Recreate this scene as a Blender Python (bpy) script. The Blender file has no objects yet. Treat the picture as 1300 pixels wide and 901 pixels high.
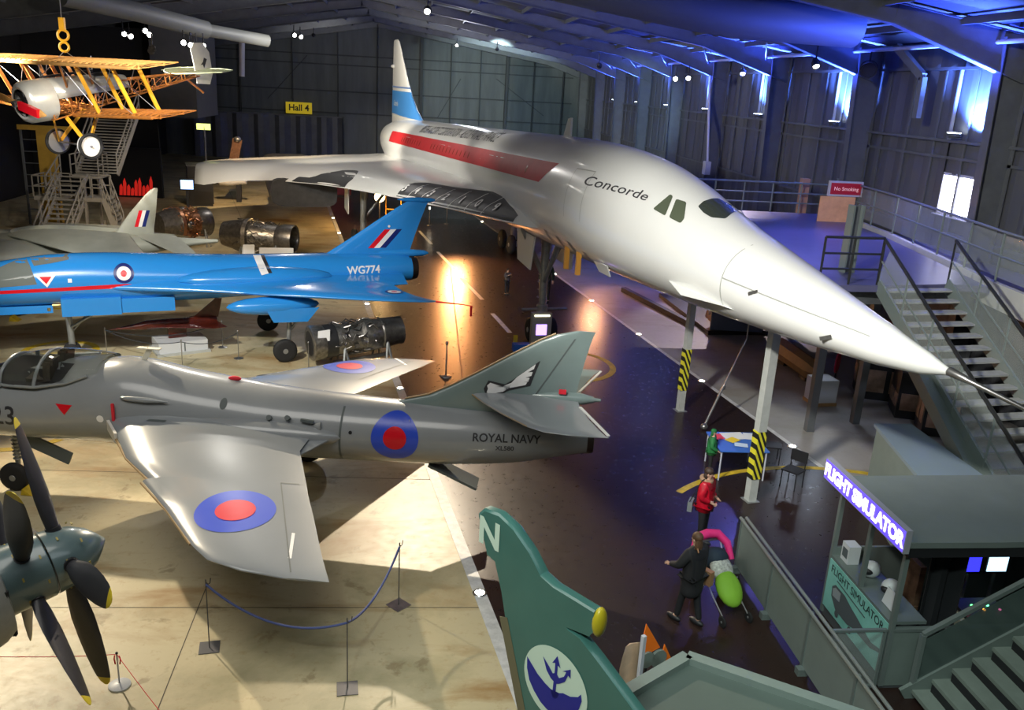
import bpy, bmesh, math, random
from mathutils import Vector, Matrix
from mathutils.bvhtree import BVHTree
random.seed(7)
PI=math.pi
SC=bpy.context.scene
COL=SC.collection
# ---------------------------------------------------------------- camera model (the photograph is 1300 x 901)
FPX=1100.0; EYE=8.4
def _cam():
    r=math.radians(3.2)
    dn=Vector((-math.sin(r),math.cos(r),0)); v=Vector((530-650,102-450.5,0))
    hd=-(v.dot(dn)); p=math.atan(hd/FPX); fw=Vector((0,0,1))
    Zd=math.cos(p)*dn+math.sin(p)*fw
    Y=Vector((v.x,v.y,FPX)).normalized(); Y=(Y-Y.dot(Zd)*Zd).normalized(); Z=-Zd
    X=Y.cross(Z)
    return Matrix((X,Y,Z))      # world = R @ camera (x right, y down, z forward)
CR=_cam()
EYEP=Vector((0,0,EYE))
def ray(u,v): return CR@Vector((u-650,v-450.5,FPX))
def onz(u,v,z=0.0):
    d=ray(u,v); return EYEP+d*((z-EYE)/d.z)
def ony(u,v,y):
    d=ray(u,v); return EYEP+d*(y/d.y)
def onx(u,v,x):
    d=ray(u,v); return EYEP+d*(x/d.x)
cd=bpy.data.cameras.new('camera'); cam=bpy.data.objects.new('camera',cd); COL.objects.link(cam)
cd.sensor_width=36; cd.lens=FPX/1300*36; cd.clip_end=400; cd.clip_start=.05
m=Matrix((CR.col[0],-CR.col[1],-CR.col[2])).transposed().to_4x4(); m.translation=EYEP
cam.matrix_world=m; SC.camera=cam
# ---------------------------------------------------------------- materials
MATS={}
def M(name,col,rough=.5,metal=0,noise=0,nscale=3,bump=0,emit=None,estr=0,spec=None,coat=0,alpha=None,col2=None,stretch=None,trans=0,bscale=None):
    if name in MATS: return MATS[name]
    mt=bpy.data.materials.new(name); mt.use_nodes=True; nt=mt.node_tree; b=nt.nodes['Principled BSDF']
    b.inputs['Base Color'].default_value=(*col,1); b.inputs['Roughness'].default_value=rough; b.inputs['Metallic'].default_value=metal
    if spec is not None: b.inputs['Specular IOR Level'].default_value=spec
    if coat: b.inputs['Coat Weight'].default_value=coat; b.inputs['Coat Roughness'].default_value=.08
    if trans: b.inputs['Transmission Weight'].default_value=trans
    if alpha is not None: b.inputs['Alpha'].default_value=alpha
    if emit: b.inputs['Emission Color'].default_value=(*emit,1); b.inputs['Emission Strength'].default_value=estr
    if noise or bump or col2:
        tc=nt.nodes.new('ShaderNodeTexCoord'); n=nt.nodes.new('ShaderNodeTexNoise'); n.inputs['Scale'].default_value=nscale
        n.inputs['Detail'].default_value=7; n.inputs['Roughness'].default_value=.6
        src=tc.outputs['Object']
        if stretch:
            mp=nt.nodes.new('ShaderNodeMapping'); mp.inputs['Scale'].default_value=stretch; nt.links.new(src,mp.inputs['Vector']); src=mp.outputs['Vector']
        nt.links.new(src,n.inputs['Vector'])
        if noise or col2:
            r=nt.nodes.new('ShaderNodeValToRGB'); r.color_ramp.elements[0].position=.3; r.color_ramp.elements[1].position=.7
            c2=col2 if col2 else tuple(max(0,x*(1-noise)) for x in col)
            r.color_ramp.elements[0].color=(*c2,1); r.color_ramp.elements[1].color=(*col,1)
            nt.links.new(n.outputs['Fac'],r.inputs['Fac']); nt.links.new(r.outputs['Color'],b.inputs['Base Color'])
        if bump:
            n2=n
            if bscale:
                n2=nt.nodes.new('ShaderNodeTexNoise'); n2.inputs['Scale'].default_value=bscale; nt.links.new(src,n2.inputs['Vector'])
            bp=nt.nodes.new('ShaderNodeBump'); bp.inputs['Strength'].default_value=bump; bp.inputs['Distance'].default_value=.02
            nt.links.new(n2.outputs['Fac'],bp.inputs['Height']); nt.links.new(bp.outputs['Normal'],b.inputs['Normal'])
    MATS[name]=mt; return mt
# ---------------------------------------------------------------- mesh kit
def basis(d):
    d=d.normalized(); up=Vector((0,0,1)) if abs(d.z)<.95 else Vector((1,0,0))
    a=d.cross(up).normalized(); return a,d.cross(a).normalized()
class MB:
    def __init__(s): s.v=[]; s.f=[]
    def add(s,vs,fs):
        b=len(s.v); s.v+= [Vector(x) for x in vs]; s.f+=[tuple(b+i for i in f) for f in fs]; return s
    def box(s,x0,x1,y0,y1,z0,z1):
        return s.add([(x,y,z) for z in (z0,z1) for y in (y0,y1) for x in (x0,x1)],[(0,2,3,1),(4,5,7,6),(0,1,5,4),(2,6,7,3),(0,4,6,2),(1,3,7,5)])
    def cbox(s,c,d,rot=0,ax='z'):
        R=Matrix.Rotation(rot,3,ax.upper()); c=Vector(c)
        vs=[c+R@Vector((x*d[0]/2,y*d[1]/2,z*d[2]/2)) for z in (-1,1) for y in (-1,1) for x in (-1,1)]
        return s.add(vs,[(0,2,3,1),(4,5,7,6),(0,1,5,4),(2,6,7,3),(0,4,6,2),(1,3,7,5)])
    def beam(s,p0,p1,w,h,up=(0,0,1)):
        p0=Vector(p0);p1=Vector(p1);d=(p1-p0).normalized();up=Vector(up)
        a=d.cross(up)
        if a.length<1e-3: a=d.cross(Vector((1,0,0)))
        a.normalize(); b=a.cross(d).normalized()
        vs=[p+a*(i*w/2)+b*(j*h/2) for p in (p0,p1) for i,j in ((-1,-1),(1,-1),(1,1),(-1,1))]
        return s.add(vs,[(0,3,2,1),(4,5,6,7),(0,1,5,4),(1,2,6,5),(2,3,7,6),(3,0,4,7)])
    def ring(s,c,a,b,r1,r2,n): return [Vector(c)+a*(r1*math.cos(2*PI*i/n))+b*(r2*math.sin(2*PI*i/n)) for i in range(n)]
    def loft(s,rings,cap0=True,cap1=True,close=True):
        n=len(rings[0]); vs=[p for r in rings for p in r]; fs=[]
        for k in range(len(rings)-1):
            for i in range(n if close else n-1):
                j=(i+1)%n; fs.append((k*n+i,k*n+j,(k+1)*n+j,(k+1)*n+i))
        if cap0: fs.append(tuple(range(n-1,-1,-1)))
        if cap1: fs.append(tuple((len(rings)-1)*n+i for i in range(n)))
        return s.add(vs,fs)
    def cyl(s,p0,p1,r0,r1=None,n=16,cap=True):
        p0=Vector(p0);p1=Vector(p1);r1=r0 if r1 is None else r1;a,b=basis(p1-p0)
        return s.loft([s.ring(p0,a,b,r0,r0,n),s.ring(p1,a,b,max(r1,1e-4),max(r1,1e-4),n)],cap,cap)
    def lathe(s,p0,d,prof,n=24,cap=True):   # prof: (distance along d, radius)
        p0=Vector(p0);d=Vector(d).normalized();a,b=basis(d)
        return s.loft([s.ring(p0+d*t,a,b,max(r,1e-4),max(r,1e-4),n) for t,r in prof],cap,cap)
    def tube(s,pts,r,n=8):
        pts=[Vector(p) for p in pts]; rr=r if isinstance(r,(list,tuple)) else [r]*len(pts); rings=[]; a=None
        for i,p in enumerate(pts):
            d=(pts[min(i+1,len(pts)-1)]-pts[max(i-1,0)]).normalized()
            if a is None: a,b=basis(d)
            else:
                a=(a-d*a.dot(d)).normalized(); b=d.cross(a)
            rings.append(s.ring(p,a,b,rr[i],rr[i],n))
        return s.loft(rings)
    def ell(s,c,r,nu=16,nv=10,R=None):
        c=Vector(c);rings=[]
        for k in range(nv+1):
            t=PI*k/nv; z=math.cos(t); q=max(math.sin(t),1e-3)
            ring=[]
            for i in range(nu):
                p=Vector((r[0]*q*math.cos(2*PI*i/nu),r[1]*q*math.sin(2*PI*i/nu),r[2]*z))
                ring.append(c+(R@p if R else p))
            rings.append(ring)
        return s.loft(rings)
    def prism(s,poly,o,u,v,th):  # 2D polygon in the plane (o,u,v), extruded by th along u x v
        o=Vector(o);u=Vector(u);v=Vector(v);n=u.cross(v).normalized();m=len(poly)
        vs=[o+u*a+v*b for a,b in poly]+[o+u*a+v*b+n*th for a,b in poly]
        fs=[tuple(range(m-1,-1,-1)),tuple(range(m,2*m))]+[(i,(i+1)%m,m+(i+1)%m,m+i) for i in range(m)]
        return s.add(vs,fs)
    def torus(s,c,d,R,r,n=32,m=10,sz=1):
        c=Vector(c);a,b=basis(Vector(d));d=Vector(d).normalized();rings=[]
        for i in range(n):
            t=2*PI*i/n;e=a*math.cos(t)+b*math.sin(t)
            rings.append([c+e*(R+r*math.cos(2*PI*j/m))+d*(r*sz*math.sin(2*PI*j/m)) for j in range(m)])
        rings.append(rings[0]); return s.loft(rings,False,False)
    def build(s,name,mat,parent=None,smooth=True,angle=40,kind=None):
        me=bpy.data.meshes.new(name); me.from_pydata(s.v,[],s.f); bm=bmesh.new(); bm.from_mesh(me)
        bmesh.ops.remove_doubles(bm,verts=bm.verts,dist=1e-5); bmesh.ops.recalc_face_normals(bm,faces=bm.faces); bm.to_mesh(me); bm.free()
        me.materials.append(mat)
        if smooth:
            for p in me.polygons: p.use_smooth=True
            me.set_sharp_from_angle(angle=math.radians(angle))
        o=bpy.data.objects.new(name,me); COL.objects.link(o)
        if parent: o.parent=parent
        if kind: o['kind']=kind
        return o
def tag(o,label=None,cat=None,group=None,kind=None):
    if label: o['label']=label
    if cat: o['category']=cat
    if group: o['group']=group
    if kind: o['kind']=kind
    return o
def thing(name,loc,rz,label,cat,group=None):
    o=bpy.data.objects.new(name,None); COL.objects.link(o); o.location=loc; o.rotation_euler=(0,0,rz); o.empty_display_size=.2
    return tag(o,label,cat,group)
def copy_tree(o,parent=None):
    c=o.copy(); COL.objects.link(c)
    if parent: c.parent=parent
    for ch in [x for x in bpy.data.objects if x.parent==o]: copy_tree(ch,c)
    return c
def dup(o,loc,rz,label=None):
    c=copy_tree(o); c.location=loc; c.rotation_euler=(0,0,rz)
    if label: c['label']=label
    return c
# ---------------------------------------------------------------- decals: flat outlines or lettering laid on a curved surface
def bvh(*obs):
    vs=[];fs=[]
    for o in obs:
        b=len(vs); vs+=[v.co.copy() for v in o.data.vertices]; fs+=[tuple(b+i for i in p.vertices) for p in o.data.polygons]
    return BVHTree.FromPolygons(vs,fs)
def text_mesh(txt,size,shear=0,bold=0,spacing=1):
    cu=bpy.data.curves.new('t','FONT'); cu.body=txt; cu.size=size; cu.shear=shear; cu.offset=bold; cu.space_character=spacing; cu.resolution_u=3
    cu.align_x='CENTER'; cu.align_y='CENTER'
    o=bpy.data.objects.new('t',cu); COL.objects.link(o); bpy.context.view_layer.update()
    me=bpy.data.meshes.new_from_object(o.evaluated_get(bpy.context.evaluated_depsgraph_get()))
    vs=[(v.co.x,v.co.y) for v in me.vertices]; fs=[tuple(p.vertices) for p in me.polygons]
    bpy.data.objects.remove(o); bpy.data.meshes.remove(me); bpy.data.curves.remove(cu)
    return vs,fs
def disc(r,r2=0,n=40,sx=1,sy=1,cx=0,cy=0):
    if r2<=0: return [(cx+sx*r*math.cos(2*PI*i/n),cy+sy*r*math.sin(2*PI*i/n)) for i in range(n)],[tuple(range(n))]
    vs=[(cx+sx*q*math.cos(2*PI*i/n),cy+sy*q*math.sin(2*PI*i/n)) for q in (r,r2) for i in range(n)]
    return vs,[(i,(i+1)%n,n+(i+1)%n,n+i) for i in range(n)]
def poly(*p): return list(p),[tuple(range(len(p)))]
def decal(name,vf,o,u,v,mat,tree,parent,off=.004,step=.12,reach=3,back=2.0,matched=None):
    vs,fs=vf; o=Vector(o);u=Vector(u).normalized();v=Vector(v).normalized();n=u.cross(v).normalized()
    bm=bmesh.new(); bv=[bm.verts.new((x,y,0)) for x,y in vs]
    for f in fs:
        try: bm.faces.new([bv[i] for i in f])
        except ValueError: pass
    bmesh.ops.triangulate(bm,faces=bm.faces[:])
    if step and tree:
        for k,(ax) in enumerate(((1,0,0),(0,1,0))):
            cs=[p[k] for p in vs]; a=min(cs)+step
            while a<max(cs):
                bmesh.ops.bisect_plane(bm,geom=bm.verts[:]+bm.edges[:]+bm.faces[:],plane_co=Vector(ax)*a,plane_no=ax); a+=step
    dead=[]
    for w in bm.verts:
        P=o+u*w.co.x+v*w.co.y
        if tree:
            hit=tree.ray_cast(P+n*back,-n,back+reach)
            if hit[0] is None: dead.append(w); continue
            nn=hit[1] if hit[1].dot(n)>0 else -hit[1]
            w.co=hit[0]+(nn+n).normalized()*off
        else: w.co=P+n*off
    if dead: bmesh.ops.delete(bm,geom=dead,context='VERTS')
    me=bpy.data.meshes.new(name); bm.normal_update(); bm.to_mesh(me); bm.free(); me.materials.append(mat)
    for p in me.polygons: p.use_smooth=bool(tree)
    ob=bpy.data.objects.new(name,me); COL.objects.link(ob); ob.parent=parent
    return ob
def interp(tab,x):
    if x<=tab[0][0]: return tab[0][1:]
    for a,b in zip(tab,tab[1:]):
        if x<=b[0]:
            t=(x-a[0])/(b[0]-a[0]); return [p+(q-p)*t for p,q in zip(a[1:],b[1:])]
    return tab[-1][1:]
def smooth_tab(tab,n):   # catmull-rom through a station table
    out=[]
    for i in range(len(tab)-1):
        p0=tab[max(i-1,0)];p1=tab[i];p2=tab[i+1];p3=tab[min(i+2,len(tab)-1)]
        for k in range(n):
            t=k/n; row=[]
            for a,b,c_,d in zip(p0,p1,p2,p3):
                row.append(.5*((2*b)+(-a+c_)*t+(2*a-5*b+4*c_-d)*t*t+(-a+3*b-3*c_+d)*t**3))
            row[0]=p1[0]+(p2[0]-p1[0])*t
            out.append(tuple(row))
    out.append(tab[-1]); return out
def body(tab,n=32,sub=3,cy=0,pw=1.0):
    """fuselage along +x. rows: (s, half width, z bottom, z top[, z of widest])"""
    mb=MB(); rings=[]
    for row in smooth_tab(tab,sub):
        s,w,zb,zt=row[:4]; zc=row[4] if len(row)>4 else (zb+zt)/2; w=max(w,.002)
        r=[]
        for i in range(n):
            a=2*PI*i/n; ca,sa=math.cos(a),math.sin(a)
            ca=math.copysign(abs(ca)**pw,ca); sb=math.copysign(abs(sa)**pw,sa)
            r.append(Vector((s,cy+w*ca,zc+(max(zt-zc,.001) if sa>0 else max(zc-zb,.001))*sb)))
        rings.append(r)
    return mb.loft(rings)
AF=[(0,0),(.008,.2),(.03,.4),(.08,.65),(.16,.86),(.3,1),(.45,.96),(.6,.78),(.75,.54),(.9,.24),(1,.02)]
def wing(secs,sgn=1,axis='y',cut=None,droop=None):
    """secs: (t, sLE, sTE, zLE, zTE, thickness). axis y: spreads along y; axis z: a fin, t is height, z values are y offsets"""
    mb=MB(); rings=[]
    for t,a,b,zl,zt,th in secs:
        r=[]
        for side in (1,-1):
            for u,h in (AF if side>0 else AF[::-1]):
                x=a+(b-a)*u
                if droop: z=zt+(zl-zt)*max(0,1-u/droop)**1.6
                else: z=zl+(zt-zl)*u
                z+=side*h*th/2
                r.append(Vector((x,sgn*t,z)) if axis=='y' else Vector((x,z,t)))
        rings.append(r)
    return mb.loft(rings)
def wheel(name,c,ax,R,w,parent,tyre,hubm,nb=6):
    t=MB(); ax=Vector(ax).normalized(); t.lathe(Vector(c)-ax*w/2,ax,[(0,R*.62),(0.02*w,R*.8),(w*.12,R*.93),(w*.3,R),(w*.5,R*1.005),(w*.7,R),(w*.88,R*.93),(w*.98,R*.8),(w,R*.62)],28)
    o=t.build(name,tyre,parent)
    h=MB(); h.lathe(Vector(c)-ax*w*.55,ax,[(0,R*.12),(.0,R*.2),(w*.14,R*.25),(w*.18,R*.55),(w*.05,R*.6),(w*.1,R*.63),(w,R*.63),(w*1.05,R*.6),(w*.92,R*.55),(w*.96,R*.25),(w*1.1,R*.2),(w*1.1,R*.12)],20)
    h.build('wheel_hub',hubm,o); return o

m_can=M('black_lamp_can',(.015,.015,.018),.5)
def pxdecal(name,vf,mat,tree,parent,off=.01,step=6):
    """lay an outline, given as it appears in the photograph, onto the curved surface it belongs to"""
    vs,fs=vf; mw=Matrix.Translation(parent.location)@parent.rotation_euler.to_matrix().to_4x4() if not parent.parent else None
    mi=mw.inverted(); bm=bmesh.new(); bv=[bm.verts.new((x,y,0)) for x,y in vs]
    for f in fs:
        try: bm.faces.new([bv[i] for i in f])
        except ValueError: pass
    bmesh.ops.triangulate(bm,faces=bm.faces[:])
    for k,ax in enumerate(((1,0,0),(0,1,0))):
        cs=[p[k] for p in vs]; a=min(cs)+step
        while a<max(cs):
            bmesh.ops.bisect_plane(bm,geom=bm.verts[:]+bm.edges[:]+bm.faces[:],plane_co=Vector(ax)*a,plane_no=ax); a+=step
    dead=[]; e=mi@EYEP
    for w in bm.verts:
        d=(mi.to_3x3()@ray(w.co.x,w.co.y)).normalized(); h=tree.ray_cast(e,d)
        if h[0] is None: dead.append(w); continue
        n=h[1] if h[1].dot(d)<0 else -h[1]; w.co=h[0]+(n-d).normalized()*off
    if dead: bmesh.ops.delete(bm,geom=dead,context='VERTS')
    me=bpy.data.meshes.new(name); bm.normal_update(); bm.to_mesh(me); bm.free(); me.materials.append(mat)
    for p in me.polygons: p.use_smooth=True
    o=bpy.data.objects.new(name,me); COL.objects.link(o); o.parent=parent; return o
def rounded(pts,r=2.5,n=4):
    out=[];m=len(pts)
    for i in range(m):
        p=Vector(pts[i]);a=Vector(pts[i-1]);b=Vector(pts[(i+1)%m]); da=(a-p);db=(b-p); p0=p+da.normalized()*min(r,da.length*.45);p1=p+db.normalized()*min(r,db.length*.45)
        for k in range(n+1):
            t=k/n; q=p0*(1-t)**2+p*2*t*(1-t)+p1*t*t; out.append((q.x,q.y))
    return out
# ================================================================ THE HALL
XR=17.0; XL=-25.0; YB=93.0; YF=-9.0; XRI=-3.9; ZR=13.6; ZE=10.5
def floor_mat(name,c1,c2,c3,rough,spec=.5,k=1.0):
    """sealed concrete: c1 base, c2 brown scuffs, c3 greenish damp stains"""
    mt=bpy.data.materials.new(name); mt.use_nodes=True; nt=mt.node_tree; b=nt.nodes['Principled BSDF']; N=nt.nodes.new; L=nt.links.new
    tc=N('ShaderNodeTexCoord'); mp=N('ShaderNodeMapping'); mp.inputs['Scale'].default_value=(.16,.5,1); mp.inputs['Rotation'].default_value=(0,0,.12)
    L(tc.outputs['Object'],mp.inputs['Vector'])
    def nz(src,sc,lo,hi,dist=.0,det=9,ro=.62):
        n=N('ShaderNodeTexNoise'); n.inputs['Scale'].default_value=sc; n.inputs['Detail'].default_value=det; n.inputs['Roughness'].default_value=ro; n.inputs['Distortion'].default_value=dist; L(src,n.inputs['Vector'])
        m_=N('ShaderNodeMapRange'); m_.inputs['From Min'].default_value=lo; m_.inputs['From Max'].default_value=hi; L(n.outputs['Fac'],m_.inputs['Value']); return m_.outputs['Result'],n
    def mix(fac,a,bcol,amt=1.0):
        q=N('ShaderNodeMath'); q.operation='MULTIPLY'; q.inputs[1].default_value=amt*k; q.use_clamp=True; L(fac,q.inputs[0]); mx=N('ShaderNodeMixRGB'); L(q.outputs[0],mx.inputs['Fac'])
        if isinstance(a,tuple): mx.inputs['Color1'].default_value=(*a,1)
        else: L(a,mx.inputs['Color1'])
        mx.inputs['Color2'].default_value=(*bcol,1); return mx.outputs['Color']
    f1,_=nz(mp.outputs['Vector'],1.3,.50,.68,.8); f2,_=nz(tc.outputs['Object'],.35,.48,.66,.3); f3,n3=nz(tc.outputs['Object'],5.5,.55,.75,0,8,.7); f4,_=nz(tc.outputs['Object'],1.4,.60,.66,.4,6)
    col=mix(f1,c1,c2,.75); col=mix(f2,col,c3,.7); col=mix(f3,col,c2,.45); col=mix(f4,col,tuple(x*.5 for x in c2),.35)
    L(col,b.inputs['Base Color'])
    mr=N('ShaderNodeMapRange'); mr.inputs['To Min'].default_value=rough-.08; mr.inputs['To Max'].default_value=rough+.14; L(n3.outputs['Fac'],mr.inputs['Value']); L(mr.outputs['Result'],b.inputs['Roughness'])
    b.inputs['Specular IOR Level'].default_value=spec
    bp=N('ShaderNodeBump'); bp.inputs['Strength'].default_value=.12; bp.inputs['Distance'].default_value=.01; L(n3.outputs['Fac'],bp.inputs['Height']); L(bp.outputs['Normal'],b.inputs['Normal'])
    return mt
m_tan=floor_mat('stained_concrete',(.58,.50,.31),(.36,.22,.085),(.30,.27,.15),.40,.45,1.3)
m_runway=floor_mat('dark_sealed_floor',(.026,.015,.013),(.038,.018,.012),(.014,.010,.012),.27,.32,.8)
m_grey=floor_mat('concrete_in_grey_light',(.36,.34,.33),(.26,.22,.16),(.24,.25,.19),.42,.4,.8)  # cooler light on the right-hand floor is put into this greyer colour
MB().box(XL,XR,YF,YB,-.3,0).build('floor',m_tan,smooth=False,kind='structure')
def along(p,q,y): return p+(q-p)*((y-p.y)/(q.y-p.y))
L0,L1=onz(667,901),onz(413.75,253.75); R0,R1=onz(1060,605),onz(591.5,266)
def slab(name,pts,z,mat,kind='structure'):
    MB().prism([(p[0],p[1]) for p in pts],(0,0,.001),(1,0,0),(0,1,0),z).build(name,mat,smooth=False,kind=kind)
YA,YZ=-8.9,92.9
slab('trim_1',[along(L0,L1,YA),along(R0,R1,YA),along(R0,R1,YZ),along(L0,L1,YZ)],.004,m_runway)
slab('trim_2',[along(R0,R1,YA),(XR,YA),(XR,YZ),along(R0,R1,YZ)],.003,m_grey)
m_line=M('worn_white_line',(.72,.72,.70),.45,noise=.35,nscale=6)
m_yel=M('worn_yellow_paint',(.75,.52,.02),.5,noise=.45,nscale=5)
m_joint=M('floor_joint_filler',(.09,.075,.05),.7)
def strip(name,pts,w,mat,z=.006,k='structure'):
    mb=MB(); n=len(pts)
    pts=[Vector((p[0],p[1],0)) for p in pts]; vs=[]
    for i,p in enumerate(pts):
        d=(pts[min(i+1,n-1)]-pts[max(i-1,0)]).normalized(); a=Vector((-d.y,d.x,0))*w/2
        vs+=[p+a+Vector((0,0,z)),p-a+Vector((0,0,z)),p-a+Vector((0,0,.002)),p+a+Vector((0,0,.002))]
    fs=[]
    for i in range(n-1):
        b=4*i; fs+=[(b,b+4,b+5,b+1),(b+1,b+5,b+6,b+2),(b+3,b+7,b+4,b)]
    mb.add(vs,fs).build(name,mat,smooth=False,kind=k)
strip('trim_3',[along(L0,L1,YA),along(L0,L1,YZ)],.22,m_line,.009)
strip('trim_4',[along(R0,R1,YA),along(R0,R1,YZ)],.13,m_line,.009)
k=5
for a,b in (((532,293),(548,310)),((555.5,319.5),(575.75,340.5)),((585,353),(612.5,380.5)),((625,398),(647.5,422.5))):
    strip('trim_%d'%k,[onz(*a),onz(*b)],.17,m_line,.008); k+=1
# worn seam down the middle of the dark strip, and the joints of the concrete
strip('trim_%d'%k,[onz(572,340),onz(578,400),onz(585,460),onz(591,520)],.05,M('worn_seam',(.28,.17,.12),.5,noise=.6,nscale=8),.007); k+=1
for a,b in (((0,595),(600,610)),((0,771),(660,771)),((262,745),(200,901)),((232,385),(520,388)),((290,240),(360,400)),((140,210),(330,215))):
    strip('trim_%d'%k,[onz(*a),onz(*b)],.016,m_joint,.003); k+=1
def ring_arc(c,r,w,a0=0,a1=2*PI,n=40):
    global k
    strip('trim_%d'%k,[(c[0]+r*math.cos(a0+(a1-a0)*i/n),c[1]+r*math.sin(a0+(a1-a0)*i/n)) for i in range(n+1)],w,m_yel,.010); k+=1
ring_arc((-10.6,26.35),1.0,.2)
ring_arc((4.75,25.9),1.62,.2)
ring_arc((-9.3,20.4),1.45,.2)
ring_arc((9.2,13.6),4.65,.16,1.0,2.35)
ring_arc((-12.6,32.6),1.3,.2)
# flush floor lamps on the two lines
m_glow=M('warm_white_floor_lamp',(1,.9,.7),.3,emit=(1,.86,.62),estr=30)
m_bezel=M('brushed_steel_bezel',(.5,.5,.5),.3,1)
RL=['nearest the table on the right-hand white line','on the right-hand white line, beside the front support post','right-hand white line, under the cockpit','right-hand white line, behind the nose leg','right-hand white line, beside the dark figure by the nose leg','right-hand white line, furthest but one','right-hand white line, furthest away under the wing']
for i,(u,v) in enumerate([(1006,567),(891,484),(811,424.5),(751,382),(704,348),(612,281.5),(591.5,266)]):
    p=onz(u,v); t=thing('floor_lamp',(p.x,p.y,0),0,'round lit floor lamp '+RL[i],'lamp','flush lamps in the right-hand floor line')
    MB().cyl((0,0,.008),(0,0,.02),.13,.12,20).build('bezel',m_bezel,t); MB().cyl((0,0,.018),(0,0,.028),.09,.07,16).build('lens',m_glow,t)
LL=['nearest the camera on the left white line','left white line, behind the far wing of the grey jet','left white line, below the blue delta tip','left white line, third from the far end','left white line, second from the far end','left white line, at its far end']
for i,(u,v) in enumerate([(609,753),(508,493),(466,386),(430.5,296),(423,277),(417,262)]):
    p=onz(u,v); t=thing('floor_lamp',(p.x,p.y,0),0,'round lit floor lamp '+LL[i],'lamp','flush lamps in the left floor line')
    MB().cyl((0,0,.008),(0,0,.02),.13,.12,20).build('bezel',m_bezel,t); MB().cyl((0,0,.018),(0,0,.028),.09,.07,16).build('lens',m_glow,t)
# ---- walls and roof
m_wall=M('dark_grey_cladding',(.11,.115,.125),.6,noise=.35,nscale=.7,bump=.1,stretch=(1,1,.3))
m_wallb=M('back_wall_cladding',(.10,.115,.12),.55,noise=.4,nscale=1.2,stretch=(1,1,.15))
m_black=M('black_drape_wall',(.012,.013,.016),.9)
m_steel=M('grey_painted_steel',(.12,.13,.14),.5,noise=.25,nscale=2)
m_roof=M('dark_roof_lining',(.10,.10,.12),.75,noise=.3,nscale=.4)
def cladding(name,x,y0,y1,z0,z1,mat,th=.25,side=1):
    """corrugated cladding in the plane x = const"""
    mb=MB(); n=int((y1-y0)/.45); prof=[]
    for i in range(n+1):
        y=y0+(y1-y0)*i/n; prof.append((x-side*(.0 if i%2 else .05),y))
    vs=[(px,py,z) for px,py in prof for z in (z0,z1)]+[(x+side*th,y1,z1),(x+side*th,y1,z0),(x+side*th,y0,z1),(x+side*th,y0,z0)]
    fs=[(2*i,2*i+1,2*i+3,2*i+2) for i in range(n)]; b=2*(n+1); fs+=[(b+1,b,b+2,b+3)]
    mb.add(vs,fs).build(name,mat,smooth=False,kind='structure')
WY0,WY1,WZ0,WZ1=25.2,26.9,5.2,6.45
for nm,a in (('wall_right',(YF,WY0,0,ZE)),('wall_right_upper',(WY0,WY1,WZ1,ZE)),('wall_right_lower',(WY0,WY1,0,WZ0)),('wall_right_far',(WY1,YB,0,ZE))):
    cladding(nm,XR,*a,m_wall)
MB().prism([(XL,0),(XR,0),(XR,ZE),(XRI,ZR),(XL,ZE)],(0,YB,0),(1,0,0),(0,0,1),-.25).build('wall_back',m_wallb,smooth=False,kind='structure')
MB().box(XL-.25,XL,YF,YB,0,ZE).build('wall_left',m_black,smooth=False,kind='structure')
MB().prism([(XL,0),(XR,0),(XR,ZE),(XRI,ZR),(XL,ZE)],(0,YF,0),(1,0,0),(0,0,1),.25).build('wall_front',m_black,smooth=False,kind='structure')
MB().prism([(XR+.3,ZE),(XRI,ZR+.04),(XL-.3,ZE),(XL-.3,ZE+.3),(XRI,ZR+.34),(XR+.3,ZE+.3)],(0,YF,0),(1,0,0),(0,0,1),-(YB-YF)).build('ceiling',m_roof,smooth=False,kind='structure')
# small daylight window in the right wall
m_day=M('daylight_pane',(.9,.9,1),.3,emit=(.86,.84,1),estr=9)
MB().box(XR+.1,XR+.14,WY0,WY1,WZ0,WZ1).build('window_1',m_day,smooth=False,kind='structure')
w1=bpy.data.objects['window_1']; m_frame=M('white_window_frame',(.5,.52,.6),.5)
mb=MB()
for y in (WY0,(WY0+WY1)/2,WY1): mb.box(XR-.04,XR+.1,y-.035,y+.035,WZ0,WZ1)
for z in (WZ0,WZ1): mb.box(XR-.04,XR+.1,WY0,WY1,z-.04,z+.04)
mb.build('window_frame',m_frame,w1,smooth=False)
MB().box(XR-.14,XR+.02,WY0-.1,WY1+.1,WZ0-.07,WZ0-.04).build('window_sill',m_frame,w1,smooth=False)
# steel frames of the building
tn=1
cols=[23.8-8.2*3+8.2*i for i in range(12)]
def ibeam(mb,p0,p1,d0,d1,w=.24,n=None,wt=.03):
    """tapered I section between two points in a plane y=const; depth grows towards p1"""
    p0=Vector(p0);p1=Vector(p1);d=(p1-p0).normalized();nrm=Vector((d.z,0,-d.x))
    if n is not None: nrm=Vector(n)
    for q,(a0,a1) in enumerate((((-.03),(.0)),)):
        pass
    def slabp(o0,o1,o2,o3,wy):
        vs=[o+Vector((0,s*wy/2,0)) for s in (-1,1) for o in (o0,o1,o2,o3)]
        mb.add(vs,[(0,1,2,3),(7,6,5,4),(0,4,5,1),(1,5,6,2),(2,6,7,3),(3,7,4,0)])
    t=.03
    slabp(p0,p1,p1+nrm*t,p0+nrm*t,w)
    slabp(p0+nrm*(d0-t),p1+nrm*(d1-t),p1+nrm*d1,p0+nrm*d0,w)
    slabp(p0+nrm*t,p1+nrm*t,p1+nrm*(d1-t),p0+nrm*(d0-t),wt)
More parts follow.
